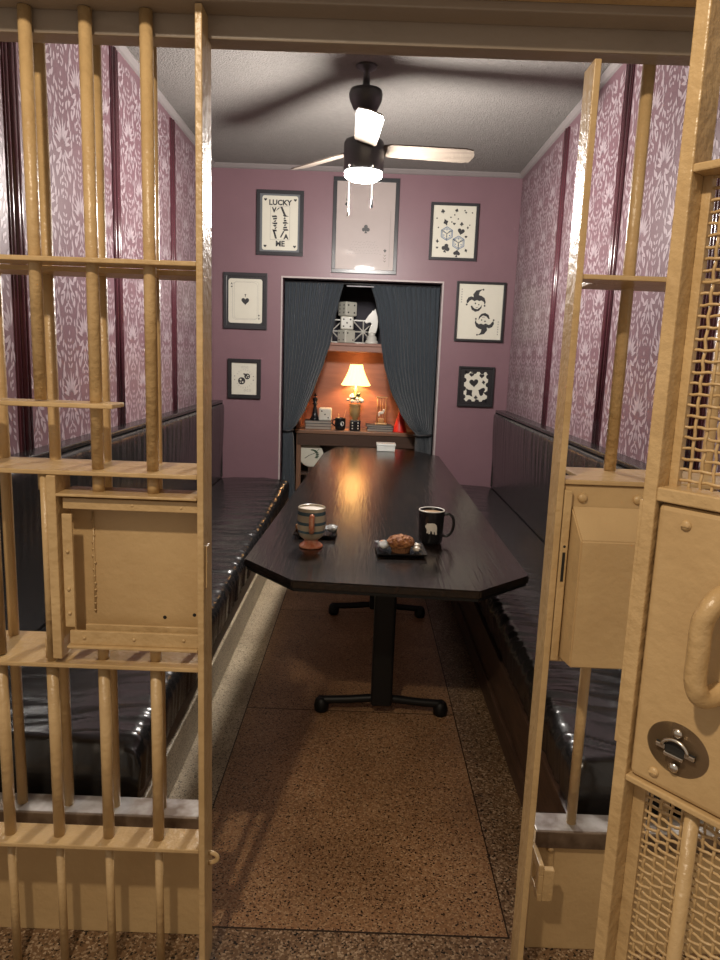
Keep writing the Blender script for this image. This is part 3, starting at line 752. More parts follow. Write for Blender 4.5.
M['rodlight'] = mat('pale_rod_clip', (.5, .5, .52), .3)
s = B(); s.cyl((-.18, 5.965, 2.082), (.045, 5.965, 2.082), .005); s.done('wall_clip', 'rodlight', label='thin pale bar hanging at the top centre of the dark curtains', cat='bar')

# ================================================================== ALCOVE CABINET
t = thing('hutch_cabinet', (-.05, 6.6, 0), 'red-brown wooden hutch with a desk shelf and top shelf, behind the curtains', 'cabinet')
DZ = .838
s = B(); s.box(-.62, .62, 6.30, 6.72, DZ - .030, DZ, .003); s.done('desk_top', 'desk_edge', t)
s = B(); s.box(-.60, .60, 6.31, 6.33, .70, DZ - .030, .002); s.done('apron', 'desk', t)
for x in (-.60, .575):
    s = B(); s.box(x, x + .025, 6.32, 6.72, 0, DZ - .03, .002); s.done('side_panel', 'desk', t)
s = B(); s.box(-.605, -.562, 6.312, 6.3195, 0, DZ - .03, .001); s.done('front_edge', 'desk_edge', t)
s = B(); s.box(-.575, .575, 6.70, 6.72, 0, DZ - .03); s.done('lower_back_panel', 'desk', t)
s = B(); s.box(-.575, .575, 6.33, 6.70, .42, .44, .002); s.done('shelf', 'desk', t)
s = B(); s.box(-.62, .62, 6.70, 6.74, DZ, 1.56, .002); s.done('back_panel', 'hutch', t)
for x in (-.62, .59):
    s = B(); s.box(x, x + .03, 6.40, 6.70, DZ, 1.56, .002); s.done('side_panel', 'hutch', t)
SZ = 1.627
s = B(); s.box(-.63, .63, 6.36, 6.74, 1.55, 1.60, .003); s.box(-.635, .635, 6.35, 6.745, 1.60, SZ, .004); s.done('top_shelf', 'hutch', t)
s = B(); s.lathe([(.115, 0), (.115, .012), (.105, .014), (0, .014)], (-.475, 6.375, .605), 40, Matrix.Rotation(PI / 2, 4, 'X') ); 
s.done('round_sign', 'paper', label='round cream sign with green sprig inside the hutch below the desk shelf', cat='sign', mx=Matrix.Identity(4))
rs = bpy.data.objects['round_sign']
s = B()
for k in range(7):
    a = -.6 + k * .35; x = -.475 + .05 * math.cos(a) + .01; z = .605 + .045 * math.sin(a)
    s.ball((x, 6.3605, z), .014, (1.2, .08, .5), 2)
s.tube([(-.53, 6.3605, .57), (-.49, 6.3605, .60), (-.44, 6.3605, .62), (-.40, 6.3605, .66)], .003, 6)
s.done('sprig', 'leafg', rs)
# stand it on the shelf: a small easel foot
s = B(); s.box(-.50, -.45, 6.365, 6.40, .4402, .50, .002); s.done('easel_foot', 'desk', rs)

def pips(s, c, h, n, axis, sgn, r=None):
    r = r or h * .13; q = h * .52
    P = {1: [(0, 0)], 2: [(-q, q), (q, -q)], 3: [(-q, q), (0, 0), (q, -q)], 4: [(-q, q), (q, q), (-q, -q), (q, -q)], 5: [(-q, q), (q, q), (-q, -q), (q, -q), (0, 0)], 6: [(-q, q), (-q, 0), (-q, -q), (q, q), (q, 0), (q, -q)]}[n]
    for a, b_ in P:
        if axis == 'y': s.ball((c[0] + a, c[1] + sgn * h, c[2] + b_), r, (1, .15, 1), 2)
        elif axis == 'x': s.ball((c[0] + sgn * h, c[1] + a, c[2] + b_), r, (.15, 1, 1), 2)
        else: s.ball((c[0] + a, c[1] + b_, c[2] + sgn * h), r, (1, 1, .15), 2)
def die(x, y, z, size, rz, faces, label, body='ivory', pm='pip', group='giant dice in the hutch'):
    t = thing('giant_die', (x, y, z), label, 'die', group, rz=rz); ORG[t.name] = Vector((0, 0, 0)); h = size / 2
    s = B(); s.box(-h, h, -h, h, 0, size, size * .09, 3); s.mi = 1; c = (0, 0, h)
    for ax, sg, n in faces: pips(s, c, h * 1.0, n, ax, sg)
    s.done('cube', [body, pm], t)
die(-.182, 6.49, SZ + .240, .125, .62, [('y', -1, 4), ('x', -1, 6), ('z', 1, 2)], 'ivory giant die on top of the three stacked dice')
die(-.185, 6.49, SZ + .120, .118, .05, [('y', -1, 5), ('x', -1, 3)], 'ivory giant die in the middle of the three stacked dice')
die(-.187, 6.49, SZ + .0005, .118, .70, [('y', -1, 2), ('x', -1, 4)], 'ivory giant die at the bottom of the three stacked dice')
# white lattice ornaments
def wheel(cx, cz, r, y, label, thin=.006):
    s = B()
    for k in range(4):
        a = PI * k / 4; L = r * (1.25 if k % 2 else 1.0); dx, dz = L * math.cos(a), L * math.sin(a); s.tube([(cx - dx, y, cz - dz), (cx + dx, y, cz + dz)], thin, 8)
    for z_ in (cz + r, cz - r): s.box(cx - r - .01, cx + r + .01, y - thin, y + thin, z_ - thin, z_ + thin, .001)
    for x_ in (cx - r, cx + r): s.box(x_ - thin, x_ + thin, y - thin, y + thin, cz - r, cz + r, .001)
    s.done('lattice_ornament', 'white', label=label, cat='ornament', group='white lattice ornaments on the top shelf')
wheel(-.035, SZ + .109, .101, 6.58, 'white square lattice ornament between the dice stack and the white chess knight')
wheel(-.325, SZ + .109, .101, 6.58, 'white square lattice ornament left of the dice stack, half behind the curtain')
# white knight
t = thing('chess_knight', (.045, 6.47, SZ), 'white chess knight ornament on the top shelf right of the dice', 'chess piece')
s = B(); s.lathe([(.060, 0), (.062, .012), (.055, .028), (.045, .036), (.047, .052), (.040, .066), (.028, .078), (.034, .094), (.030, .104), (0, .105)], (.045, 6.47, SZ), 32); s.done('plinth', 'white', t)
s = B(); hpts = [(-.030, 0), (.036, 0), (.048, .05), (.052, .10), (.046, .145), (.034, .178), (.024, .212), (.010, .190), (-.002, .198), (-.010, .176), (-.030, .158), (-.062, .112), (-.066, .092), (-.054, .080), (-.036, .088), (-.014, .094), (-.004, .080), (-.012, .055), (-.026, .03)]
s.prism(hpts, (0, .044, 0), lambda p: Vector((.045 + p[0], 6.448, SZ + .100 + p[1]))); bmesh.ops.bevel(s.bm, geom=s.bm.edges[:], offset=.0018, segments=2, affect='EDGES'); s.done('horse_head', 'white', t)
# table lamp
lx, ly = -.085, 6.54
t = thing('table_lamp', (lx, ly, DZ), 'small table lamp with glowing pleated shade and flowered gold urn base', 'lamp')
s = B(); s.lathe([(.050, 0), (.052, .012), (.030, .03), (.018, .07), (.024, .10), (.048, .135), (.055, .190), (.050, .222), (.060, .232), (0, .234)], (lx, ly, DZ), 32); s.done('urn_base', 'lampbase', t)
s = B()
for k in range(26):
    a = random.uniform(0, 2 * PI); r = random.uniform(.02, .072); s.mi = random.choice((0, 0, 1, 2)); s.ball((lx + r * math.cos(a), ly + r * math.sin(a), DZ + .262 + random.uniform(-.01, .09) * (1 - r * 7)), random.uniform(.014, .024), (1, 1, .8), 2, .4)
s.done('flower_cluster', ['white', 'pink', 'leafg'], t)
s = B(); s.lathe([(.020, .25), (.024, .33), (.012, .35), (.016, .38), (.008, .36), (.008, .42)], (lx, ly, DZ), 20); s.done('neck', 'lampbase', t)
s = B(); seg = 96; rings = []
for f in [k / 10 for k in range(11)]:
    rr = .056 + .078 * f ** 1.45 if True else 0; z = DZ + .602 - .190 * f
    rings.append([s.bm.verts.new(Vector((lx + (rr + .0022 * (1 if i % 6 < 3 else -1)) * math.cos(2 * PI * i / seg), ly + (rr + .0022 * (1 if i % 6 < 3 else -1)) * math.sin(2 * PI * i / seg), z - .006 * f * abs(math.sin(4 * 2 * PI * i / seg / 2))))) for i in range(seg)])
for a, c in zip(rings, rings[1:]):
    for i in range(seg): s.bm.faces.new((a[i], a[(i + 1) % seg], c[(i + 1) % seg], c[i]))
s.done('lamp_shade', 'shade', t, solid=.001)
s = B(); s.tube([(lx + .057 * math.cos(2 * PI * k / 24), ly + .057 * math.sin(2 * PI * k / 24), DZ + .602) for k in range(24)], .003, 6, True)
for k in range(3): s.tube([(lx, ly, DZ + .60), (lx + .056 * math.cos(k * 2.09), ly + .056 * math.sin(k * 2.09), DZ + .602)], .0015, 5)
s.tube([(lx, ly, DZ + .42), (lx + .03, ly, DZ + .46), (lx + .03, ly, DZ + .57), (lx, ly, DZ + .62)], .0015, 5)
s.done('shade_ring', 'brass', t)
# desk things
def book(name, x0, x1, y0, y1, z, h, cover, label, rz=0):
    cx, cy = (x0 + x1) / 2, (y0 + y1) / 2; wx, wy = (x1 - x0) / 2, (y1 - y0) / 2
    t = thing('book', (cx, cy, z), label, 'book', 'books piled on the hutch desk', rz=rz); ORG[t.name] = Vector((0, 0, 0))
    s = B(); s.box(-wx, wx, -wy, wy, 0, .003, .001); s.box(-wx, wx, -wy, wy, h - .003, h, .001); s.box(-wx, -wx + .004, -wy, wy, 0, h, .001); s.done('cover', cover, t)
    s = B(); s.box(-wx + .004, wx - .004, -wy + .004, wy - .004, .003, h - .003); s.done('page_block', 'pages', t)
z = DZ
for h, cv, lb, dx, rz in ((.026, 'book2', 'brown bound book at the bottom of the pile under the chess king', 0, .03), (.026, 'book3', 'slate grey book in the middle of the pile under the chess king', .006, -.02), (.026, 'book1', 'black book on top of the pile under the chess king', -.004, .05)):
    book('book', -.54 + dx, -.30 + dx, 6.40, 6.56, z + .0003, h, cv, lb, rz); z += h + .0006
ZB = z
z = DZ
for h, cv, lb, dx, rz in ((.022, 'book1', 'black book at the bottom of the pile under the brass stand', 0, .02), (.018, 'book3', 'thin slate book in the middle of the pile under the brass stand', .01, -.05), (.018, 'book1', 'black book on top of the pile under the brass stand', -.01, .06)):
    book('book', .03 + dx, .27 + dx, 6.40, 6.55, z + .0003, h, cv, lb, rz); z += h + .0006
ZB2 = z
t = thing('chess_king', (-.455, 6.47, ZB), 'glossy black chess king standing on the left book pile', 'chess piece')
s = B(); s.lathe([(.044, 0), (.046, .012), (.040, .022), (.030, .035), (.024, .07), (.017, .115), (.015, .14), (.026, .146), (.026, .152), (.016, .158), (.024, .185), (.027, .196), (.014, .204), (0, .208)], (-.455, 6.47, ZB), 32); s.done('body', 'black_gloss', t)
s = B(); s.box(-.459, -.451, 6.466, 6.474, ZB + .204, ZB + .245, .001); s.box(-.470, -.440, 6.466, 6.474, ZB + .222, ZB + .231, .001); s.done('cross', 'black_gloss', t)
die(-.358, 6.475, ZB, .115, 0, [('y', -1, 3), ('z', 1, 1), ('x', 1, 2)], 'white die with three black pips on the left book pile')
die(-.080, 6.40, DZ + .0003, .098, .08, [('y', -1, 6), ('z', 1, 2), ('x', 1, 3)], 'black die with white pips standing in front of the lamp', 'black_gloss', 'white')
# dark tankard with straw
t = thing('novelty_mug', (-.215, 6.41, DZ), 'round black novelty mug with white mark and a straw, left of the lamp', 'mug')
s = B(); s.lathe([(.034, 0), (.046, .012), (.050, .05), (.048, .10), (.051, .112), (.046, .112), (.043, .1), (.04, .02), (0, .015)], (-.215, 6.41, DZ), 32); s.done('cup', 'black_gloss', t)
s = B(); s.tube([(-.262, 6.41, DZ + .095), (-.285, 6.405, DZ + .088), (-.29, 6.405, DZ + .06), (-.262, 6.41, DZ + .035)], .006, 8); s.done('handle', 'black_gloss', t)
s = B(); s.tube([(-.195 + .014 * math.cos(a), 6.3605, DZ + .062 + .018 * math.sin(a)) for a in [2 * PI * k / 20 for k in range(20)]], .003, 6, True); s.ball((-.205, 6.362, DZ + .058), .008, (1, .2, 1)); s.done('white_mark', 'white', t)
s = B(); s.tube([(-.225, 6.415, DZ + .02), (-.232, 6.415, DZ + .15)], .003, 6); s.done('straw', 'brass', t)
s = B(); s.tube([(-.205, 6.415, DZ + .02), (-.165, 6.42, DZ + .19)], .0022, 6); s.done('stirrer', 'brass', t)
# brass cage stand with small white horse
t = thing('brass_stand', (.160, 6.47, ZB2), 'brass four-post stand with a small white figure on the right book pile', 'ornament')
s = B(); s.box(.105, .215, 6.43, 6.51, ZB2 + .0003, ZB2 + .012, .003); s.done('base_plate', 'brass', t)
for x in (.120, .200):
    for y in (6.44, 6.50):
        s = B(); s.cyl((x, y, ZB2 + .012), (x, y, ZB2 + .245), .0035, seg=8); s.done('post', 'brass', t)
s = B(); s.box(.108, .212, 6.43, 6.51, ZB2 + .245, ZB2 + .255, .003); s.done('top_plate', 'brass', t)
s = B(); s.cyl((.15, 6.47, ZB2 + .012), (.15, 6.47, ZB2 + .255), .002, seg=8); s.cyl((.17, 6.47, ZB2 + .012), (.17, 6.47, ZB2 + .255), .002, seg=8); s.done('spindle', 'brass', t)
s = B(); s.ball((.158, 6.465, ZB2 + .108), .022, (1.3, .5, .62), 2, .3); s.ball((.182, 6.463, ZB2 + .130), .012, (.9, .6, 1.3), 2); s.ball((.140, 6.465, ZB2 + .09), .010, (.8, .6, 1.8), 2); s.done('figure', 'white', t)
s = B(); s.box(.135, .185, 6.45, 6.49, ZB2 + .012, ZB2 + .055, .004); s.done('bell', 'brass', t)
# red cone
s = B(); s.lathe([(.066, 0), (.066, .006), (.004, .225), (0, .228)], (.335, 6.43, DZ + .0003), 32); s.done('red_cone', 'red', label='bright red cone standing at the right end of the hutch desk', cat='cone')

def imprint(s, mats, pr):
    off = ORG[pr.parent.name]
    for f in s.bm.faces: f.material_index += 1
    for v in s.bm.verts: v.co -= off
    s.bm.from_mesh(pr.data); s.bm.to_mesh(pr.data); s.bm.free()
    for m in mats: pr.data.materials.append(M[m])
# ================================================================== PICTURES ON THE FAR WALL
def text_mesh(txt, size, bold=0.0, align='CENTER'):
    cu = bpy.data.curves.new('t', 'FONT'); cu.body = txt; cu.size = size; cu.align_x = align; cu.align_y = 'CENTER'; cu.offset = bold; cu.resolution_u = 2
    o = bpy.data.objects.new('t', cu); C.objects.link(o); bpy.context.view_layer.update()
    dg = bpy.context.evaluated_depsgraph_get(); me = bpy.data.meshes.new_from_object(o.evaluated_get(dg))
    bpy.data.objects.remove(o); return me
def heart(n=26):
    P = []
    for k in range(n):
        a = 2 * PI * k / n; P.append((16 * math.sin(a) ** 3 / 17, (13 * math.cos(a) - 5 * math.cos(2 * a) - 2 * math.cos(3 * a) - math.cos(4 * a)) / 17))
    return [P]
def circ(cx, cy, r, n=18): return [(cx + r * math.cos(2 * PI * k / n), cy + r * math.sin(2 * PI * k / n)) for k in range(n)]
STEM = [(-.08, .1), (-.12, -.5), (-.35, -.95), (.35, -.95), (.12, -.5), (.08, .1)]
def spade(): return [[(x, -y * .85 + .15) for x, y in heart()[0]], STEM]
def club(): return [circ(0, .45, .42), circ(-.45, -.15, .42), circ(.45, -.15, .42), circ(0, 0, .25), STEM]
def diamond(): return [[(0, 1), (.25, .45), (.72, 0), (.25, -.45), (0, -1), (-.25, -.45), (-.72, 0), (-.25, .45)]]
SU = {'h': heart, 's': spade, 'c': club, 'd': diamond}
def put(s, polys, cx, cz, sc, y, rot=0, sx=1):
    c, n = math.cos(rot), math.sin(rot)
    for k, P in enumerate(polys):
        V = [Vector((cx + (x * sx * c - z * n) * sc, y - .00003 * k, cz + (x * sx * n + z * c) * sc)) for x, z in P]
        tri = tessellate_polygon([[Vector((p.x, p.z, 0)) for p in V]])
        vv = [s.bm.verts.new(p) for p in V]
        for a in tri:
            f = s.bm.faces.new([vv[i] for i in a]); f.material_index = s.mi
def put_text(s, txt, cx, cz, size, y, bold=0, rot=0, sx=1):
    me = text_mesh(txt, size, bold); c, n = math.cos(rot), math.sin(rot)
    vv = [s.bm.verts.new(Vector((cx + v.co.x * sx * c - v.co.y * n, y, cz + v.co.x * sx * n + v.co.y * c))) for v in me.vertices]
    for p in me.polygons:
        try: f = s.bm.faces.new([vv[i] for i in p.vertices]); f.material_index = s.mi
        except ValueError: pass
    bpy.data.meshes.remove(me)
def rrect(x0, x1, z0, z1, r, n=5):
    P = []
    for cx, cz, a0 in ((x1 - r, z1 - r, 0), (x0 + r, z1 - r, PI / 2), (x0 + r, z0 + r, PI), (x1 - r, z0 + r, 1.5 * PI)):
        for k in range(n + 1): a = a0 + PI / 2 * k / n; P.append((cx + r * math.cos(a), cz + r * math.sin(a)))
    return P
def outline(s, P, wd, y):   # thin line loop
    n = len(P)
    cx = sum(p[0] for p in P) / n; cz = sum(p[1] for p in P) / n
    for i in range(n):
        a, b_ = Vector(P[i]), Vector(P[(i + 1) % n]); d = b_ - a
        if d.length < 1e-6: continue
        nn = Vector((-d.y, d.x)).normalized() * wd / 2
        q = [a - nn, b_ - nn, b_ + nn, a + nn]; f = s.bm.faces.new([s.bm.verts.new(Vector((p.x, y, p.y))) for p in q]); f.material_index = s.mi
def picture(cx, cz, w_, h, fw, name, label, fm='frame', tilt=0, inner='paper', mat_=None, card=None):
    t = thing('framed_picture', (cx, YF - .001, cz - h / 2), label, 'picture', 'card themed pictures on the far wall')
    x0, x1, z0, z1 = cx - w_ / 2, cx + w_ / 2, cz - h / 2, cz + h / 2; ya, yb = YF - .024, YF - .001
    s = B(); s.box(x0, x1, ya, yb, z1 - fw, z1, .002); s.box(x0, x1, ya, yb, z0, z0 + fw, .002); s.box(x0, x0 + fw, ya, yb, z0 + fw, z1 - fw, .002); s.box(x1 - fw, x1, ya, yb, z0 + fw, z1 - fw, .002)
    fr = s.done('frame', fm, t)
    yp = YF - .012
    if mat_:
        s = B(); s.box(x0 + fw, x1 - fw, yp, yb, z0 + fw, z1 - fw); s.done('mount_board', mat_, t); yp -= .0015
        P = rrect(x0 + card[0], x1 - card[1], z0 + card[2], z1 - card[3], card[4])
        s = B(); s.prism(P, (0, .0015, 0), lambda p: Vector((p[0], yp, p[1]))); pr = s.done('print', inner, t)
    else:
        s = B(); s.box(x0 + fw, x1 - fw, yp, yb, z0 + fw, z1 - fw); pr = s.done('print', inner, t)
    return t, pr, yp - .0006
# LUCKY ME
cx, cz = -.729, 2.540
t, pr, y = picture(cx, cz, .376, .500, .028, 'p', 'framed LUCKY ME playing card print, upper left of the far wall', 'frame_big', mat_='mat_board', card=(.045, .045, .042, .042, .018))
s = B()
put_text(s, 'LUCKY', cx, cz + .155, .056, y, .0022, sx=1.02); put_text(s, 'ME', cx + .003, cz - .160, .058, y, .0022)
for (dx, dz, r) in ((-.118, .178, PI * 0), (.120, .178, 0), (-.118, -.178, 0), (.120, -.178, 0)): put(s, heart(), cx + dx, cz + dz, .013, y, r)
put_text(s, 'V', cx - .048, cz + .098, .05, y, .003); put_text(s, 'A', cx + .050, cz - .105, .05, y, .003)
for (pts) in ([(.0, .125), (.018, .125), (.048, .06), (.03, .06)], [(-.038, .085), (-.022, .1), (.0, .118), (-.015, .118)], [(-.06, -.05), (-.045, -.05), (-.022, -.12), (-.038, -.12)], [(.0, -.11), (.012, -.11), (.038, -.06), (.026, -.06)]):
    put(s, [pts], cx, cz, 1, y)
for k in range(7):      # zig-zag queen-like mirrored abstract halves
    z_ = .055 - .018 * k
    put(s, [[(-.068 + .012 * (k % 3), z_), (-.030 + .008 * (k % 2), z_ + .004), (-.022 - .006 * (k % 3), z_ - .010), (-.060 + .004 * k, z_ - .012)]], cx, cz, 1, y)
    put(s, [[(.070 - .012 * (k % 3), -z_), (.034 - .008 * (k % 2), -z_ - .004), (.022 + .006 * (k % 3), -z_ + .010), (.060 - .004 * k, -z_ + .012)]], cx, cz, 1, y)
s.mi = 1; outline(s, [(cx - .078, cz - .128), (cx + .078, cz - .128), (cx + .078, cz + .128), (cx - .078, cz + .128)], .002, y)
imprint(s, ['ink', 'inkgrey'], pr)
# large club poster
cx, cz = -.044, 2.540
t, pr, y = picture(cx, cz, .526, .734, .030, 'p', 'largest framed poster, with a club and faint writing, directly above the alcove', 'frame_big', inner='paper_glass')
s = B(); s.mi = 0
put(s, club(), cx + .005, cz - .02, .036, y); put(s, club(), cx - .155, cz + .165, .016, y); put(s, [STEM], cx - .155, cz + .21, .02, y)
put(s, club(), cx + .165, cz - .185, .014, y, PI)
for k in range(3): put(s, [[(-.012, 0), (0, -.014), (.012, 0), (.009, .0), (0, -.009), (-.009, 0)]], cx + .165, cz - .215 - .022 * k, 1, y)
s.mi = 1
random.seed(3)
for r in range(5):       # faint illegible lines of lettering
    n = 9 + r; 
    for k in range(n):
        x = (k - n / 2) * .022; put(s, [[(0, 0), (.014, .002), (.013, .0045), (0, .003)]], cx + x, cz - .125 - .022 * r + random.uniform(-.004, .004), 1, y, random.uniform(-.5, .9))
outline(s, [(cx + .20, cz - .31), (cx + .2, cz + .12), (cx + .201, cz + .12), (cx + .201, cz - .31)], .002, y)
imprint(s, ['ink', 'inkgrey'], pr)
# ace
cx, cz = -1.003, 1.923
t, pr, y = picture(cx, cz, .356, .448, .028, 'p', 'framed ace card print with one small central suit, left of the alcove at mid height', 'frame_big', mat_='coverdark', card=(.040, .040, .048, .048, .020))
s = B(); put(s, heart(), cx, cz + .000, .034, y); put(s, [STEM], cx, cz + .034, .022, y, PI)
put(s, heart(), cx - .112, cz + .112, .008, y); put_text(s, 'A', cx - .112, cz + .135, .022, y, .0006); put(s, spade(), cx + .112, cz - .112, .008, y, PI); put_text(s, 'A', cx + .112, cz - .137, .022, y, .0006, PI)
s.mi = 1; outline(s, rrect(cx - .105, cx + .098, cz - .148, cz + .148, .03), .0014, y); outline(s, rrect(cx - .09, cx + .11, cz - .14, cz + .155, .02), .0012, y)
imprint(s, ['ink', 'inkgrey'], pr)
# small dice print
cx, cz = -1.007, 1.294
t, pr, y = picture(cx, cz, .274, .326, .032, 'p', 'smallest white framed print, two dice ringed by tiny letters, lowest left of the alcove')
s = B(); put(s, [circ(-.022, -.018, .030), ], cx, cz, 1, y); put(s, [circ(.024, .020, .024)], cx, cz, 1, y - .0002)
put(s, heart(), cx - .0, cz + .038, .010, y - .0004)
for k in range(4): put(s, [circ(.075 if k % 2 else -.08, -.01 + .03 * (k // 2), .004, 8)], cx, cz, 1, y)
s.mi = 1
for k in range(22):
    a = 2 * PI * k / 22
    if k % 11 in (0, 1, 10): continue
    put(s, [[(-.006, -.001), (.006, -.0015), (.006, .001), (-.006, .0015)]], cx + .068 * math.cos(a), cz + .075 * math.sin(a), 1, y, a)
for dx, dz, st in ((-.02, .095, 3), (0.005, -.095, 3)):
    for k in range(st):
        outline(s, [(cx + dx + .022 * k - .007, cz + dz - .008), (cx + dx + .022 * k + .006, cz + dz - .008), (cx + dx + .022 * k + .004, cz + dz + .008), (cx + dx + .022 * k - .005, cz + dz + .006)], .0015, y)
s.mi = 2
for (dx, dz, r) in ((-.030, -.008, .0075), (-.013, -.028, .007), (-.033, -.03, .005), (.03, .028, .006), (.018, .014, .005), (.034, .012, .004)): put(s, [circ(dx, dz, r, 10)], cx, cz, 1, y - .0005)
imprint(s, ['ink', 'inkgrey', 'paper'], pr)
# dice + suits print
cx, cz = .667, 2.521
t, pr, y = picture(cx, cz, .384, .442, .022, 'p', 'framed print of two blue dice among scattered suits, upper right of the far wall', 'frame_big')
s = B()
for nm, dx, dz, sc, r in (('c', -.095, .155, .018, .2), ('c', .015, .165, .015, -.3), ('d', -.068, .072, .030, .4), ('h', .058, .005, .030, -.2), ('c', -.058, -.125, .038, -.25), ('s', .032, -.165, .030, -.1), ('d', -.128, -.075, .018, 0), ('d', .105, -.14, .018, .5), ('h', .0, .062, .012, 0), ('d', .11, .035, .013, 0), ('c', .06, .062, .017, 0), ('s', .09, .15, .009, 0), ('h', -.03, .11, .008, 0), ('d', .125, .055, .008, 0), ('h', -.128, -.125, .011, 0), ('h', .10, -.035, .012, 0)):
    put(s, SU[nm](), cx + dx, cz + dz, sc, y, r)
for dx, dz in ((.08, .165), (.14, .15), (-.02, .075), (.03, .10), (-.125, .03), (-.14, .10), (.0, .13)): put(s, [circ(dx, dz, .006, 8)], cx, cz, 1, y)
s.mi = 1
for dx, dz, r in ((-.055, -.015, .052), (.042, -.082, .052)):
    H = [(dx + r * math.cos(PI / 6 + PI * k / 3), dz + r * math.sin(PI / 6 + PI * k / 3)) for k in range(6)]
    outline(s, [(cx + a, cz + b_) for a, b_ in H], .006, y); outline(s, [(cx + dx + (a - dx) * .8, cz + dz + (b_ - dz) * .8) for a, b_ in H], .004, y)
    for k in range(0, 6, 2): outline(s, [(cx + dx, cz + dz), (cx + H[k][0], cz + H[k][1]), (cx + H[k][0] + .001, cz + H[k][1])], .005, y)
    for a, b_ in ((-.02, .012), (.02, .014), (0, -.02), (.022, -.014), (-.024, -.012), (0, .03)): put(s, [circ(dx + a, dz + b_, .0055, 8)], cx, cz, 1, y)
imprint(s, ['ink', 'inkblue'], pr)
# jester card
cx, cz = .917, 1.903
t, pr, y = picture(cx, cz, .400, .478, .020, 'p', 'framed card print of two mirrored jester caps, right of the alcove at mid height')
s = B()
def jester(rot, ox, oz):
    hat = [(-.085, -.012), (-.090, .012), (-.075, .040), (-.050, .050), (-.030, .044), (-.035, .068), (-.010, .100), (.045, .112), (.020, .088), (.014, .062), (.040, .055), (.064, .038), (.076, .005), (.068, -.018), (.060, .005), (.040, .018), (.020, .012), (.0, .020), (-.020, .010), (-.045, .022), (-.062, .012), (-.072, -.002)]
    put(s, [hat], ox, oz, .95, y, rot)
    for a, b_ in ((-.086, -.020), (.068, -.026), (.050, .108)): put(s, [circ(a, b_, .008, 10)], ox, oz, .95, y - .0002, rot)
    chin = [(-.052, -.030), (-.040, -.062), (-.010, -.078), (.022, -.070), (.042, -.045), (.046, -.015), (.030, -.040), (.008, -.056), (-.020, -.050), (-.040, -.028)]
    put(s, [chin], ox, oz, .95, y, rot)
    put(s, [circ(-.012, -.008, .007, 8), circ(.018, -.018, .006, 8), [(-.012, -.04), (.004, -.046), (.02, -.036), (.004, -.041)]], ox, oz, .95, y, rot)
jester(0, cx - .030, cz + .075); jester(PI, cx + .035, cz - .080)
s.mi = 1
for k in range(6): put(s, [[(-.004, 0), (.004, .002), (.003, .011), (-.004, .009)]], cx - .155, cz + .17 - .02 * k, 1, y); put(s, [[(-.004, 0), (.004, .002), (.003, .011), (-.004, .009)]], cx + .155, cz - .18 + .02 * k, 1, y)
imprint(s, ['ink', 'inkgrey'], pr)
# puzzle panel
cx, cz = .922, 1.297
t, pr, y = picture(cx, cz, .297, .331, .016, 'p', 'small black panel with white suit cut-outs, lowest right of the alcove', inner='frame')
s = B(); s.mi = 0; put(s, [rrect(-.098, .098, -.122, .122, .004)], cx, cz, 1, y); s.mi = 1
for nm, dx, dz, sc, r in (('h', -.018, .032, .040, .1), ('d', -.052, -.050, .046, .7), ('s', .055, -.040, .038, 1.2), ('c', .005, -.088, .018, 0), ('d', .062, .038, .022, .3), ('h', .045, .09, .022, 0), ('s', -.04, .10, .022, 3.1)):
    put(s, SU[nm](), cx + dx, cz + dz, sc, y - .0003, r)
for a in range(16):
    an = 2 * PI * a / 16 + .1; dx, dz = max(-.1, min(.1, .16 * math.cos(an))), max(-.124, min(.124, .18 * math.sin(an)))
    put(s, [circ(dx, dz, .020, 12)], cx, cz, 1, y - .0003)
imprint(s, ['paper', 'frame'], pr)

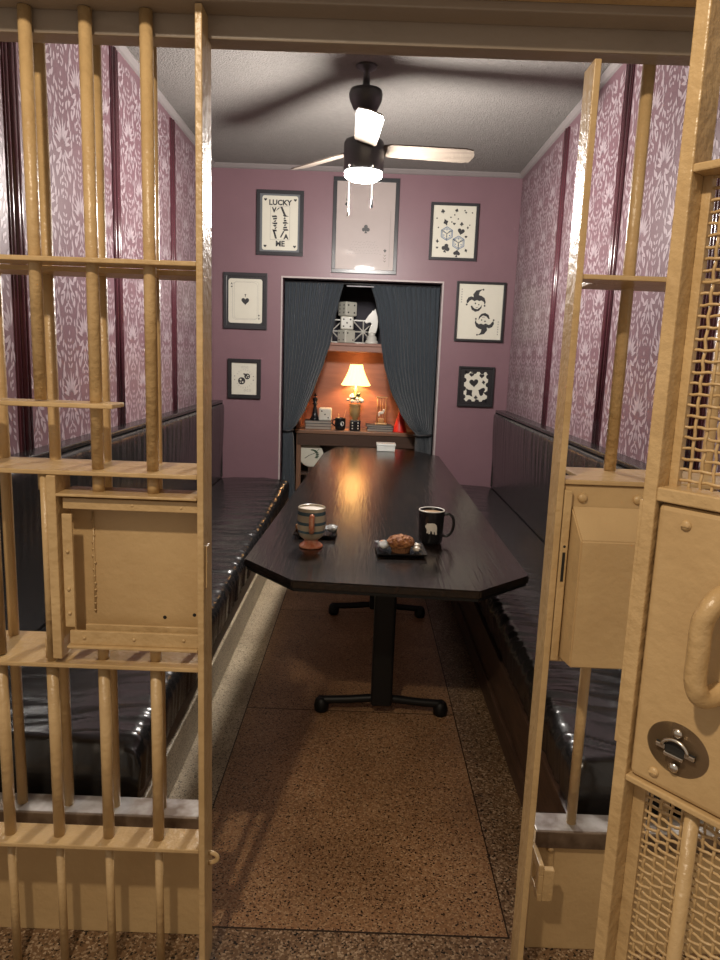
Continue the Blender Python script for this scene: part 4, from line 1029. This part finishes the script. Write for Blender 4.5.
# ================================================================== CEILING FAN
fx_, fy_ = FAN.x, FAN.y
t = thing('ceiling_fan', (fx_, fy_, ZC), 'dark three-blade ceiling fan with a lit round lamp over the table', 'ceiling fan')
s = B(); s.lathe([(0, -.240), (.030, -.236), (.062, -.210), (.083, -.168), (.088, -.138), (.082, -.118), (.020, -.106), (.016, -.030), (.050, -.012), (.055, 0)], (fx_, fy_, ZC), 36); s.done('canopy', 'fan_dark', t)
s = B(); s.cyl((fx_, fy_, 2.62), (fx_, fy_, ZC - .23), .011, seg=16); s.lathe([(.02, 2.625), (.03, 2.635), (.026, 2.66), (.014, 2.68)], (fx_, fy_, 0), 24); s.done('downrod', 'fan_dark', t)
s = B(); s.lathe([(.0, 2.462), (.103, 2.462), (.106, 2.470), (.106, 2.600), (.100, 2.615), (.06, 2.632), (0, 2.634)], (fx_, fy_, 0), 48); s.done('motor_housing', 'fan_dark', t)
s = B(); s.lathe([(.100, 2.461), (.098, 2.440), (.074, 2.424), (.0, 2.420)], (fx_, fy_, 0), 48, close=False); df = s.done('light_diffuser', 'glow', t)
for k, a in enumerate((-87, 6, 132)):
    A = math.radians(a); ro = Matrix.Translation((fx_, fy_, 2.575)) @ Matrix.Rotation(A, 4, 'Z') @ Matrix.Rotation(math.radians(-15), 4, 'X')
    s = B(); P = [(.10, -.045), (.14, -.058), (.53, -.066), (.575, -.055), (.59, 0), (.575, .055), (.53, .066), (.14, .058), (.10, .045)]
    s.prism(P, (0, 0, .007)); s.bm.transform(ro); bl = s.done('blade', 'blade', t)
    s = B(); s.box(.07, .17, -.02, .02, .007, .013, .002); s.bm.transform(ro); s.done('blade_bracket', 'fan_dark', bl)
for (dx, z1, lb) in ((-.072, 2.255, 'w'), (.050, 2.30, 'd')):
    s = B(); s.cyl((fx_ + dx, fy_ - .108, z1), (fx_ + dx, fy_ - .108, 2.47), .0022, seg=8); s.ball((fx_ + dx, fy_ - .108, 2.47), .005)
    ch = s.done('pull_chain', 'white', t)
    s = B(); s.cyl((fx_ + dx, fy_ - .108, z1 - .035), (fx_ + dx, fy_ - .108, z1 + .005), .0055, .004, seg=12); s.done('pull_knob', 'white' if lb == 'w' else 'black_gloss', ch)
